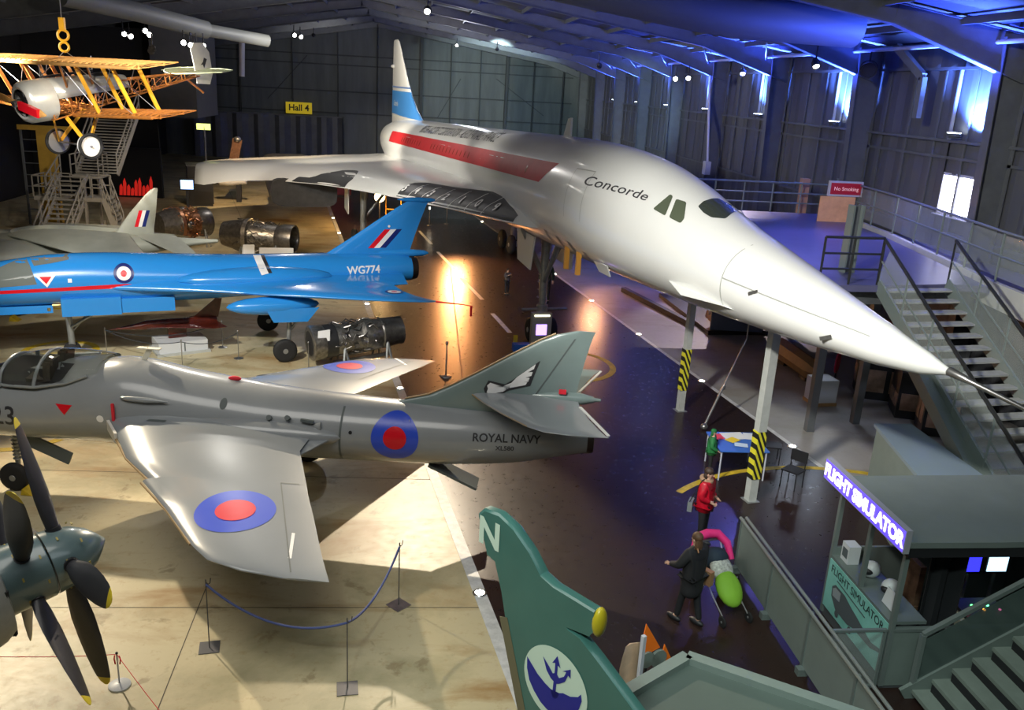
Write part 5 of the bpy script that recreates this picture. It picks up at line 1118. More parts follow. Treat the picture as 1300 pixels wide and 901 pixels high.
def plat(nm,x0,x1,y0,y1,z,open_=()):
    MB().box(x0,x1,y0,y1,z-.18,z).build(nm,m_tw,tw,smooth=False); mb=MB()
    for k_,(a,b) in enumerate((((x0,y0),(x1,y0)),((x1,y0),(x1,y1)),((x1,y1),(x0,y1)),((x0,y1),(x0,y0)))):
        if k_ in open_: continue
        for h in (1.0,.5): mb.beam((*a,z+h),(*b,z+h),.05,.05)
        for q in (0,.5,1): mb.beam((a[0]+(b[0]-a[0])*q,a[1]+(b[1]-a[1])*q,z),(a[0]+(b[0]-a[0])*q,a[1]+(b[1]-a[1])*q,z+1),.05,.05)
    mb.build(nm+'_rail',m_tw,tw,smooth=False)
A=TP(72,250);B=TP(43,250); plat('lower_platform',B.x,A.x+.2,TY,TY+1.4,A.z,(1,)); zl=A.z
A2=TP(104,217,1.6);C2=TP(118,217,1.6); 
flight('lower_flight',(TP(62,292,-2.6).x+.3,TY-3.2,.15),(TP(90,250).x,TY,zl),1.4,10)
plat('middle_platform',TP(76,218).x,TP(112,218).x,TY+1.4,TY+2.8,TP(100,222,1.4).z,(0,2)); zm=TP(100,222,1.4).z
flight('middle_flight',(TP(77,250).x,TY+.1,zl),(TP(80,222).x,TY+1.5,zm),1.3,5,(1,0))
A=TP(112,220,1.5);B=TP(155,150,3); flight('long_flight',(A.x+.2,TY+2.2,zm),(B.x-.6,TY+4.6,B.z+.3),2.0,22,(1,1))
A=TP(110,250);B=TP(152,292); plat('side_platform',A.x-.1,A.x+.9,TY-.3,TY+.9,A.z,(1,3)); flight('side_flight',(A.x+.9,TY+.2,A.z),(TP(152,290).x,TY+.2,.2),1.1,9)
for x,y,z in ((TP(48,250).x,TY+.1,zl),(TP(70,250).x,TY+.1,zl),(TP(80,220).x,TY+2.7,zm),(TP(110,220).x,TY+1.5,zm),(A.x,TY-.2,A.z),(B.x*.5+A.x*.5,TY+.2,A.z*.5)): MB().beam((x,y,0),(x,y,z-.1),.1,.1).build('leg',m_tw,tw,smooth=False)
t=thing('yellow_frame',(0,0,0),0,'tall yellow painted frame and panel beside the stair tower','frame'); YY=48.5
a=ony(45,165,YY);b=ony(72,213,YY); m_yf=M('frame_yellow',(.55,.34,.05),.6,noise=.2,nscale=3)
MB().box(a.x,b.x,YY,YY+.3,0,a.z).build('panel',m_yf,t,smooth=False); MB().box(ony(22,160,YY).x,ony(88,160,YY).x,YY-.1,YY,a.z,a.z+.25).build('top_beam',m_yf,t,smooth=False)
mb=MB(); 
for i in range(8): z=.8+i*.6; mb.beam((ony(24,160,YY).x,YY+.1,z),(a.x,YY+.1,z),.04,.04)
mb.beam((ony(24,160,YY).x,YY+.1,0),(ony(24,160,YY).x,YY+.1,a.z),.1,.1); mb.build('ladder_rungs',m_steel,t,smooth=False)
# services at roof level on the left
mb=MB(); mb.tube([ony(78,-6,40),ony(170,14,43),ony(262,38,46)],.42,16); mb.tube([ony(262,38,46),ony(340,52,48)],.3,14); mb.build('trim_813',M('grey_air_duct',(.13,.14,.14),.6,.2),kind='structure')
MB().cyl(ony(307,50,70),ony(307,97,70),.22).build('trim_814',M('pale_services_pipe',(.55,.55,.62),.35),kind='structure')
mb=MB(); mb.tube([ony(640,-45,25),ony(800,-8,25.5),ony(930,20,26),ony(1085,33,26.5)],.62,24); mb.torus(ony(915,17,26),(ony(930,20,26)-ony(800,-8,25.5)),.63,.02,24,6); mb.build('trim_815',MATS['grey_air_duct'],kind='structure')
# ================================================================ ENGINES ON STANDS
m_eng=M('oily_engine_metal',(.22,.21,.20),.35,.85,noise=.5,nscale=7,bump=.3); m_engl=M('bright_engine_casing',(.40,.38,.35),.35,.85,noise=.6,nscale=9,bump=.3); m_engd=M('black_engine_band',(.02,.02,.022),.4); m_cpr=M('copper_brown_pipes',(.45,.22,.12),.35,.8,noise=.4,nscale=9)
def engine(A,B,r,label,style=0,seed=1,pipes=60,pm=None):
    A=Vector(A);B=Vector(B); rnd=random.Random(seed); t=thing('jet_engine',(A.x,A.y,0),0,label,'engine'); o=Vector((A.x,A.y,0)); a=A-o;b=B-o;d=(b-a).normalized();L=(b-a).length; U_,V_=basis(d)
    if style==0:
        MB().lathe(a,d,[(0,r*.78),(.0,r*.92),(.03,r),(L*.13,r*.98),(L*.15,r*.9)],28).build('intake_ring',m_engl,t)
        MB().lathe(a-d*.02,d,[(0,r*.2),(.02,r*.7)],20).build('intake_face',m_engd,t)
        MB().lathe(a+d*L*.14,d,[(0,r*.95),(L*.12,r*.92)],26).build('dark_band',m_engd,t)
        MB().lathe(a+d*L*.25,d,[(0,r*.82),(L*.05,r*.88),(L*.2,r*.74),(L*.28,r*.8)],26).build('compressor_casing',m_engl,t)
        MB().lathe(a+d*L*.52,d,[(0,r*.72),(L*.05,r*.97),(L*.22,r*.9),(L*.24,r*.82)],26).build('combustion_casing',m_engl,t)
        MB().lathe(a+d*L*.75,d,[(0,r*.82),(L*.02,r*.9),(L*.2,r*.8),(L*.25,r*.82),(L*.24,r*.7),(L*.1,r*.5)],26).build('exhaust_cone',m_eng,t)
        MB().prism([(-.18,-.16),(.18,-.16),(.18,.16),(-.18,.16)],a+d*L*.17+Vector((0,0,r*.55))+(-V_*0)+Vector((0,-r*.88,0)),d,(0,.25,1),.015).build('white_label',m_rw,t)
    else:
        MB().lathe(a,d,[(0,r*.55),(.02,r*.7),(L*.1,r*.8),(L*.3,r*.95),(L*.33,r)],24).build('front_casing',m_eng,t)
        MB().lathe(a+d*L*.33,d,[(0,r),(L*.06,r*1.02),(L*.07,r*.8),(L*.45,r*.7)],24).build('centre_casing',m_engl if style==1 else m_cpr,t)
        MB().lathe(a+d*L*.76,d,[(0,r*.7),(L*.1,r*.85),(L*.24,r*.84),(L*.23,r*.74),(L*.05,r*.6)],24,cap=False).build('exhaust_duct',m_eng,t)
        MB().lathe(a+d*L*.8,d,[(0,r*.66),(.02,r*.1)],20).build('exhaust_interior',m_black,t)
        if style==2:
            for i in range(8):
                g=2*PI*i/8; c_=a+d*L*.5+U_*(r*.72*math.cos(g))+V_*(r*.72*math.sin(g)); MB().ell(c_,(r*.28,r*.28,r*.28),12,8).build('combustion_can',m_cpr if i%2 else m_eng,t)
    mb=MB()
    for i in range(pipes):
        g=rnd.uniform(0,2*PI);s=rnd.uniform(.28,.7)*L;l=rnd.uniform(.08,.25)*L; pts=[]
        for k_ in range(5):
            gg=g+rnd.uniform(-.25,.25)*(k_>0); rr_=r*(.86+.1*math.sin(k_*1.5)+rnd.uniform(-.04,.1)); pts.append(a+d*(s+l*k_/4-l/2)+U_*(rr_*math.cos(gg))+V_*(rr_*math.sin(gg)))
        mb.tube(pts,rnd.uniform(.012,.03),6)
    for i in range(10):
        g=rnd.uniform(0,2*PI);s=rnd.uniform(.3,.65)*L; c_=a+d*s+U_*(r*.92*math.cos(g))+V_*(r*.92*math.sin(g)); mb.cbox(c_,(rnd.uniform(.06,.16),rnd.uniform(.06,.14),rnd.uniform(.05,.12)),rot=g)
    mb.build('pipework',pm or m_eng,t)
    for s in (.33,.8):
        c_=a+d*L*s; h=Vector((-d.y,d.x,0)).normalized()
        for sg in (-1,1):
            mb=MB(); mb.beam(c_+h*sg*r*.75-Vector((0,0,r*.3)),Vector((c_.x,c_.y,0))+h*sg*r*1.1+d*.12,.05,.05); mb.beam(c_+h*sg*r*.75-Vector((0,0,r*.3)),Vector((c_.x,c_.y,0))+h*sg*r*1.1-d*.12,.05,.05); mb.build('stand_leg',m_leg,t,smooth=False)
    mb=MB(); mb.beam(Vector((a.x,a.y,.06))+d*L*.25,Vector((a.x,a.y,.06))+d*L*.9,.1,.1); mb.build('stand_base',m_steel,t,smooth=False); return t
engine(onz(393,436,.78),onz(508,418,.95),.54,'large dark jet engine on stand between the blue delta and grey jet, white label',0,3)
engine(onz(284,296,1.1),onz(374,304,1.05),.80,'jet engine with open exhaust facing right, behind the middle of the blue delta',1,5)
engine(onz(200,287,1.1),onz(262,281,1.1),.85,'copper-brown radial chamber engine just right of the jump jet tail fin',2,8,80,m_cpr)
q=onz(320,318); t=thing('info_stand',(q.x+.5,q.y-3.5,0),.1,'white information boards on legs in front of the open-exhaust engine','stand'); MB().cbox((0,0,.72),(.5,.05,.45),rot=-.3,ax='x').build('board',m_whp,t,smooth=False); MB().cbox((1.2,0,.62),(1.5,.05,.4),rot=-.3,ax='x').build('board',m_whp,t,smooth=False)
for x in (0,.7,1.7): MB().beam((x,.05,0),(x,.05,.6),.05,.05).build('leg',m_post,t,smooth=False)
# ================================================================ RED WIND-TUNNEL MODEL ON ITS PLINTH
m_rdw=M('polished_dark_red_wood',(.11,.018,.010),.2,noise=.5,nscale=5,coat=.4)
A=onz(139,418,.86);B=onz(284,404,.86); ang=math.atan2(B.y-A.y,B.x-A.x); LM=(B-A).length
t=thing('delta_model',(A.x,A.y,0),ang,'dark red wooden delta aircraft model on a white plinth under the blue jet','model')
k_=LM/10
MZ=.86
rows=[(0,.01,MZ-.02,MZ),(1.2*k_,.16*k_,MZ-.16*k_,MZ+.14*k_),(2.6*k_,.32*k_,MZ-.34*k_,MZ+.38*k_),(3.2*k_,.36*k_,MZ-.36*k_,MZ+.52*k_),(4.6*k_,.4*k_,MZ-.36*k_,MZ+.48*k_),(7*k_,.42*k_,MZ-.38*k_,MZ+.42*k_),(9.3*k_,.36*k_,MZ-.32*k_,MZ+.35*k_)]
body(rows,24,3).build('fuselage',m_rdw,t)
for sg in (-1,1): wing([(.3*k_,3.2*k_,9.3*k_,MZ-.02,MZ-.02,.09),(2.6*k_,8.2*k_,9.6*k_,MZ-.04,MZ-.04,.02)],sg).build('wing',m_rdw,t,angle=50)
mb=MB(); mb.prism([(7.0*k_,.0),(9.5*k_,0),(9.9*k_,1.75*k_),(9.3*k_,1.8*k_)],(0,.015,MZ+.08),(1,0,0),(0,0,1),.03); mb.build('fin',m_rdw,t,smooth=False)
MB().box(4.9*k_,6.5*k_,-.07,.07,.42,MZ-.07).build('pylon',m_rdw,t,smooth=False)
o=thing('plinth',(A.x,A.y,0),ang,'low white rectangular plinth with grey sides carrying the red delta model','plinth'); MB().box(3.7*k_,8.0*k_,-.55,.45,.08,.40).build('box',m_whp,o,smooth=False); MB().box(3.5*k_,8.2*k_,-.62,.55,0,.08).build('base',m_post,o,smooth=False); MB().box(5.9*k_,6.0*k_,-.56,-.55,.1,.38).build('joint',m_pl,o,smooth=False)
# ================================================================ ROPE BARRIERS
m_rope=M('blue_barrier_rope',(.07,.10,.28),.7,bump=.5,bscale=60); m_drope=M('dark_barrier_rope',(.03,.035,.04),.8)
m_stp=M('dark_steel_plate',(.10,.10,.11),.5,.4)
PS=[]
for (u,v),rz,lab,mt in (((266,822),.15,'thin dark rope post on a square plate, left of three, near the grey wing tip',m_stp),((441,874),.1,'thin dark rope post on a square plate, nearest the bottom edge',m_stp),((506,768),.75,'thin pale rope post on a square plate turned cornerwise, right of three',m_metal)):
    p=onz(u,v); t=thing('rope_post',(p.x,p.y,0),rz,lab,'barrier post','square-based rope posts'); MB().box(-.15,.15,-.15,.15,0,.012).build('base_plate',mt,t,smooth=False); MB().cyl((0,0,.01),(0,0,1.18),.009,n=8).build('rod',m_stp,t); mb=MB(); mb.tube([(0,0,1.14),(.03,0,1.10),(.06,0,1.12),(.07,0,1.2)],.008,6); mb.build('hook',m_stp,t); PS.append(Vector((p.x,p.y,1.1)))
def rope(a,b,sag,r,mat,lab,n=16,name='barrier_rope',grp=None):
    a=Vector(a);b=Vector(b);pts=[a.lerp(b,i/n)-Vector((0,0,sag*4*(i/n)*(1-i/n))) for i in range(n+1)]; o=MB().tube(pts,r,8).build(name,mat); tag(o,lab,'rope',grp); return o
rope(PS[0],PS[1],.34,.018,m_rope,'blue rope sagging between the left and nearest rope posts'); rope(PS[1],PS[2],.25,.018,m_rope,'blue rope rising from the nearest to the right rope post')
p=onz(152,870); t=thing('chain_post',(p.x,p.y,0),0,'small white post with round white base and red ties, bottom left','barrier post'); MB().lathe((0,0,0),(0,0,1),[(0,.15),(.02,.15),(.035,.12),(.05,.03)],28).build('base',m_whp,t); MB().cyl((0,0,.03),(0,0,.52),.012,n=8).build('stem',m_whp,t); MB().ell((0,0,.54),(.02,.02,.02),8,6).build('cap',m_can,t)
for dx in (-.03,.03): MB().tube([(dx,0,.5),(dx*1.4,0,.44),(dx,0,.36)],.01,6).build('red_tie',m_rr,t)
q=Vector((p.x,p.y,.52)); rope(q,ony(-40,832,9.7),.03,.005,MATS['red_cover'],'thin red cord running left from the small white post',name='red_barrier_line'); rope(q,onz(225,930,.25),.02,.005,MATS['red_cover'],'thin red cord running down right from the small white post',name='red_barrier_line')
SP=[]
for (u,v),lab in (((232,468),'chrome rope post in front of the model plinth'),((303,455),'chrome rope post right of the model plinth'),((283,441),'chrome rope post behind the main wheel of the blue jet'),((136,452),'thin rope post left of the red model'),((392,470),'chrome rope post beside the main wheel, in front of the dark engine')):
    p=onz(u,v); t=thing('chrome_rope_post',(p.x,p.y,0),0,lab,'barrier post','chrome rope posts round the red model'); MB().lathe((0,0,0),(0,0,1),[(0,.14),(.02,.14),(.04,.05),(.06,.015)],20).build('base',m_metal,t); MB().cyl((0,0,.05),(0,0,.85),.013,n=8).build('stem',m_metal,t); MB().ell((0,0,.87),(.025,.025,.03),10,6).build('finial',m_metal,t); SP.append(Vector((p.x,p.y,.82)))
rope(SP[0],SP[1],.18,.012,m_drope,'dark rope between the two chrome posts right of the plinth'); rope(SP[3],SP[0],.2,.012,m_drope,'dark rope in front of the white plinth, left side'); rope(SP[3],SP[2],.3,.012,m_drope,'dark rope passing behind the red model')
for i,((u,v),lab) in enumerate((((545,286),'slim rope post on the dark strip, left of two under the big white wing'),((567,284),'slim rope post on the dark strip, right of two under the big white wing'),((566,478),'thin blue-topped rope post behind the grey jet spine'))):
    p=onz(u,v); t=thing('slim_rope_post',(p.x,p.y,0),0,lab,'barrier post'); MB().lathe((0,0,0),(0,0,1),[(0,.18),(.03,.16),(.05,.03)],18).build('base',m_metal,t); MB().cyl((0,0,.04),(0,0,1.0),.022,n=8).build('stem',m_metal,t); MB().ell((0,0,1.05),(.05,.05,.07),10,6).build('top',m_glow if i==0 else m_metal,t)
# ================================================================ BACKGROUND UNDER THE WING
def bgbox(name,px0,px1,vb,h,d,mat,lab,cat):
    a=onz(px0,vb);b=onz(px1,vb); t=thing(name,(a.x,a.y,0),math.atan2(b.y-a.y,b.x-a.x),lab,cat); w=(b-a).length
    MB().box(0,w,0,d,.15,h).build('body',mat,t,smooth=False); MB().box(.05,w-.05,.05,d-.05,0,.15).build('foot',m_kerb,t,smooth=False); MB().box(-.04,w+.04,-.04,d+.04,h,h+.06).build('capping',m_steel,t,smooth=False); return t
bgbox('cream_pillar',381,390,252,2.6,.5,m_cream,'square cream pillar standing under the far white wing','pillar')
bgbox('dark_red_stand',402,446,250,2.2,1.5,M('dark_red_drape',(.10,.008,.02),.8,noise=.4,nscale=2),'dark red draped stand under the white wing, beside the cream pillar','display stand')
bgbox('black_stall',240,272,262,2.5,2,m_kerb,'black stall beneath the wing tip at the left rear','stall')
q=onz(241,268); t=thing('lit_monitor',(q.x,q.y-.3,0),.1,'blue-lit monitor on a black stand behind the copper-brown engine','monitor'); MB().box(-.45,.45,-.06,.05,1.3,2.0).build('housing',m_can,t,smooth=False); MB().box(-.36,.36,-.075,-.06,1.38,1.92).build('screen',M('monitor_blue',(.3,.5,.9),.3,emit=(.35,.55,1),estr=3),t,smooth=False); MB().box(-.08,.08,-.05,.05,0,1.3).build('stand',m_can,t,smooth=False)
q=onz(236,262); t=thing('exit_post',(q.x,q.y+6,0),0,'slim post with lit yellow-green sign in front of the ribbed doors','sign'); MB().cyl((0,0,0),(0,0,4.6),.06,n=8).build('pole',m_metal,t); MB().box(-.5,.4,-.05,.05,4.4,4.8).build('lit_sign',M('yellow_green_sign',(.8,.9,.2),.5,emit=(.85,.95,.25),estr=1.8),t,smooth=False)
q=ony(168,240,60.2); t=thing('red_flame_display',(q.x,q.y,0),0,'glowing red display of upright shapes at the left rear wall','display'); MB().box(-1.9,1.9,.1,.4,0,3.2).build('backing',m_black,t,smooth=False)
for i in range(9):
    x=-.75+i*.24; h=.75+.35*math.sin(i*1.7)+.3*(i/9); MB().prism([(x-.11,.12),(x+.07,.12),(x+.13,.12+h*.7),(x+.05,.12+h),(x-.06,.12+h*.8)],(0,.08,0),(1,0,0),(0,0,1),.03).build('red_shape',M('glowing_red_shape',(.8,.03,.02),.5,emit=(1,.03,.02),estr=.35),t,smooth=False)
# tail of another machine poking above the white wing tip
a=ony(296,206,60); t=thing('helicopter_tail',(a.x,a.y,0),0,'brown tail pylon of another machine showing above the white wing tip','aircraft'); zz=a.z
mb=MB(); mb.lathe((-1.2,0,zz-1.2),(1,0,.05),[(0,.02),(.3,.35),(1.0,.4),(2,.3)],16); mb.build('tail_boom',m_rw,t); mb=MB(); mb.beam((-.2,0,zz-1.0),(.35,0,zz+1.5),.15,.6); mb.build('pylon',m_cpr,t,smooth=False); MB().ell((.35,-.1,zz+1.5),(.25,.2,.2)).build('gearbox',m_metal,t); MB().beam((.3,0,0),(.3,0,zz-1.2),.3,.3).build('support',m_can,t,smooth=False)
# floodlight and amber railing beyond the blue fin
q=ony(482,250,52); t=thing('floodlight',(q.x,q.y,0),0,'very bright amber floodlight on a stand beyond the blue tail fin','light'); MB().cyl((0,0,0),(0,0,q.z-.2),.04,n=8).build('stand',m_can,t); MB().cbox((0,.08,q.z),(.5,.2,.4)).build('housing',m_can,t,smooth=False); MB().ell((0,-.06,q.z),(.3,.05,.3)).build('lens',M('amber_lens',(1,.7,.3),.3,emit=(1,.62,.22),estr=22),t); FLOOD=q
t=thing('amber_railing',(ony(490,258,53).x,53,0),0,'low amber-lit railing beyond the blue tail fin','railing')
for z in (.9,1.7): MB().beam((0,0,z),(1.8,0,z),.06,.06).build('rail',m_ama,t,smooth=False)
for x in (0,.9,1.8): MB().beam((x,0,0),(x,0,1.75),.06,.06).build('post',m_ama,t,smooth=False)
# ================================================================ TWIN-PROPELLER NOSE, bottom left
m_wy=M('blue_grey_cowl_paint',(.11,.17,.18),.3,noise=.15,nscale=2,coat=.4); m_bl=M('black_blade',(.035,.035,.042),.38,noise=.3,nscale=5); m_ytip=M('blade_tip_yellow',(.75,.60,.03),.5)
O=Vector((-4.28,10.12,2.48)); n_=Vector((.783,.605,.141)).normalized(); e_=n_.cross(Vector((0,0,1))).normalized(); w_=e_.cross(n_)
wy=thing('propeller_aircraft_nose',(O.x,O.y,0),0,'blue-grey aircraft nose with two four-bladed contra-rotating propellers, bottom left','aircraft'); o0=Vector((O.x,O.y,0)); c0=O-o0
MB().lathe(c0+n_*.42,-n_,[(-.08,.02),(0,.13),(.1,.24),(.25,.33),(.42,.385),(.62,.405)],36).build('front_spinner',m_wy,wy)
MB().lathe(c0-n_*.22,-n_,[(0,.40),(.01,.41),(.55,.425)],36).build('rear_spinner',m_wy,wy)
MB().lathe(c0-n_*.80,-n_,[(0,.45),(-.05,.52),(-.03,.60),(.1,.68),(.4,.74),(1.2,.80),(3,.85),(6,.8),(8.5,.5)],36).build('cowling',M('pale_cowl_grey',(.32,.33,.31),.4,noise=.3,nscale=3),wy)
for g in range(6):
    a=g*PI/3+.2; MB().cbox(c0-n_*.79+e_*(.57*math.cos(a))+w_*(.57*math.sin(a)),(.05,.05,.18)).build('intake_slot',m_black,wy)
for row,(dd,off) in enumerate(((.18,.0),(-.05,.35),(-.3,.0),(-.55,.35))):
    for g in range(8):
        a=g*PI/4+off; rr_=.39+.02*row/3; c_=c0+n_*dd+(e_*math.cos(a)+w_*math.sin(a))*(rr_+.006); tn_=(-e_*math.sin(a)+w_*math.cos(a)); MB().beam(c_-tn_*.025,c_+tn_*.025,.02,.012,up=(e_*math.cos(a)+w_*math.sin(a))).build('ochre_fastener',M('ochre_mark',(.35,.28,.06),.5),wy,smooth=False)
def blade(c,a,L,tw,parent):
    r=e_*math.cos(a)+w_*math.sin(a); tn_=-e_*math.sin(a)+w_*math.cos(a); rings=[];tip=[]
    prof=[(.30,.07,.065,1.2),(.42,.085,.06,1.05),(.6,.12,.045,.95),(.85,.155,.032,.8),(1.15,.17,.024,.66),(1.45,.165,.018,.55),(1.68,.14,.014,.48),(1.76,.12,.012,.46),(1.83,.085,.010,.45),(L,.03,.006,.45)]
    def ringat(s,ch,th_,al):
        al*=tw; u_=(tn_*math.cos(al)+n_*math.sin(al)); v_=(-tn_*math.sin(al)+n_*math.cos(al)); return [c+r*s+u_*(ch*math.cos(q))+v_*(th_*math.sin(q)) for q in [2*PI*k/12 for k in range(12)]]
    MB().loft([ringat(*p) for p in prof[:8]]).build('blade',m_bl,parent); bl=bpy.data.objects[-1] if False else None
    b=[x for x in COL.objects if x.name.startswith('blade') and x.parent==parent][-1]
    MB().loft([ringat(*p) for p in prof[7:]]).build('yellow_tip',m_ytip,b); MB().cyl(c+r*.34,c+r*.42,.10,.09,14).build('blade_collar',m_can,b)
for k2 in range(4): blade(c0-n_*.02,-1.395+k2*PI/2,1.87,1,wy)
for k2 in range(4): blade(c0-n_*.47,-.578+k2*PI/2,1.87,-1,wy)
MB().beam(c0-n_*3+Vector((0,0,-.7)),(c0-n_*3).to_2d().to_3d(),.2,.2).build('main_leg',m_leg,wy,smooth=False); MB().beam(c0-n_*5+e_*1+Vector((0,0,-.4)),(c0-n_*5+e_*1).to_2d().to_3d(),.15,.15).build('main_leg',m_leg,wy,smooth=False)
# ================================================================ GREEN TAIL FIN, bottom centre
m_gf=M('sea_green_fin',(.055,.17,.145),.35,noise=.18,nscale=1.5,coat=.3)
fa=math.radians(-50); gf=thing('green_tail_fin',(1.33,6.21,0),fa,'dark sea-green aircraft tail fin with white letter N and winged trident emblem','aircraft')
ol=[(-1.05,4.72),(-.92,4.38),(-.82,4.36),(-.72,4.1),(-.53,3.42),(-.36,2.99),(-.05,2.2),(2.1,2.2),(2.1,2.95),(1.6,3.25),(1.05,3.58),(.66,3.82),(.40,3.98),(.20,4.09),(.08,4.10),(.05,4.12),(.30,4.16),(.335,4.22),(.325,4.40),(.12,4.41),(-.12,4.42),(-.27,4.46),(-.42,4.62),(-.62,4.76),(-.8,4.82),(-.98,4.80)]
mb=MB(); nn=len(ol); ctr=Vector((.2,3.6))
layers=[(-.055,.985),(-.035,1.0),(.035,1.0),(.055,.985)]
mb.loft([[Vector((ctr.x+(a-ctr.x)*sc,yy,ctr.y+(b-ctr.y)*sc)) for a,b in ol] for yy,sc in layers]); gfin=mb.build('fin',m_gf,gf,angle=30)
MB().ell((.35,0,4.29),(.055,.075,.135),14,10).build('yellow_light_cap',M('translucent_yellow',(.50,.40,.02),.3),gfin)
MB().beam((-.66,-.058,3.85),(-.12,-.058,2.3),.004,.10,up=(1,0,.35)).build('rudder_hinge_strip',M('brown_edge_strip',(.16,.14,.08),.6),gfin,smooth=False)
mb=MB(); mb.lathe((-.6,0,1.75),(1,0,0),[(0,.1),(.3,.22),(1.5,.34),(3.5,.4),(4.5,.3)],20); mb.build('tail_boom',m_gf,gf); MB().beam((1.2,0,0),(1.2,0,1.3),.3,.3).build('trestle',m_steel,gf,smooth=False)
GN=(0,-.057,0)
decal('letter_n',text_mesh('N',.36,bold=.012),(-.885,-.057,4.58),(1,0,0),(0,0,1),M('pale_mint_white',(.62,.75,.62),.5),None,gfin,off=.004,step=0)
ec=(-.01,3.50)
decal('emblem_disc',disc(.36,n=48),(ec[0],-.057,ec[1]),(1,0,0),(0,0,1),M('pale_mint_white',(.62,.75,.62),.5),None,gfin,off=.004,step=0)
m_ind=M('emblem_indigo',(.012,.018,.26),.5)
def EP(nm,pts): decal(nm,poly(*[(a*.36,b*.36) for a,b in pts]),(ec[0],-.057,ec[1]),(1,0,0),(0,0,1),m_ind,None,gfin,off=.008,step=0)
EP('emblem_wings',[(-.92,.32),(-.90,.0),(-.80,-.30),(-.62,-.52),(-.4,-.7),(-.2,-.78),(.0,-.80),(.14,-.86),(.3,-.74),(.5,-.62),(.66,-.42),(.78,-.2),(.84,.05),(.80,.22),(.72,.10),(.50,-.02),(.28,-.05),(.16,-.12),(.13,-.28),(.05,-.34),(.0,-.34),(-.08,-.28),(-.11,-.16),(-.3,-.1),(-.55,.02),(-.75,.18)])
EP('emblem_trident',[(-.05,-.34),(-.04,.1),(-.14,.14),(-.28,.28),(-.42,.6),(-.20,.42),(-.08,.3),(-.03,.34),(-.03,.62),(-.12,.58),(.02,.84),(.14,.56),(.05,.60),(.05,.34),(.12,.28),(.26,.40),(.32,.56),(.2,.52),(.44,.70),(.46,.46),(.38,.5),(.3,.28),(.14,.13),(.05,.08),(.05,-.34)])
EP('emblem_stem',[(-.03,-1.0),(.03,-1.0),(.03,-.78),(-.03,-.78)])
# ================================================================ PEOPLE
m_skin=M('skin',(.55,.33,.24),.55); 
def skin_mesh(name,J,E,R,mat,parent,sub=2,root=None):
    ks=list(J); me=bpy.data.meshes.new(name); me.from_pydata([J[k] for k in ks],[(ks.index(a),ks.index(b)) for a,b in E],[])
    o=bpy.data.objects.new(name,me); COL.objects.link(o)
    o.modifiers.new('s','SKIN'); sv=me.skin_vertices[0].data
    for i,k in enumerate(ks):
        r=R.get(k,.05); r=r if isinstance(r,tuple) else (r,r); sv[i].radius=r; sv[i].use_root=(k==(root or ks[0]))
    o.modifiers.new('b','SUBSURF').levels=sub; o.modifiers['b'].render_levels=sub
    bpy.context.view_layer.update(); ev=o.evaluated_get(bpy.context.evaluated_depsgraph_get()); m2=bpy.data.meshes.new_from_object(ev)
    o.modifiers.clear(); o.data=m2; bpy.data.meshes.remove(me); m2.materials.clear(); m2.materials.append(mat)
    for p in m2.polygons: p.use_smooth=True
    m2.name=name; o.parent=parent; return o
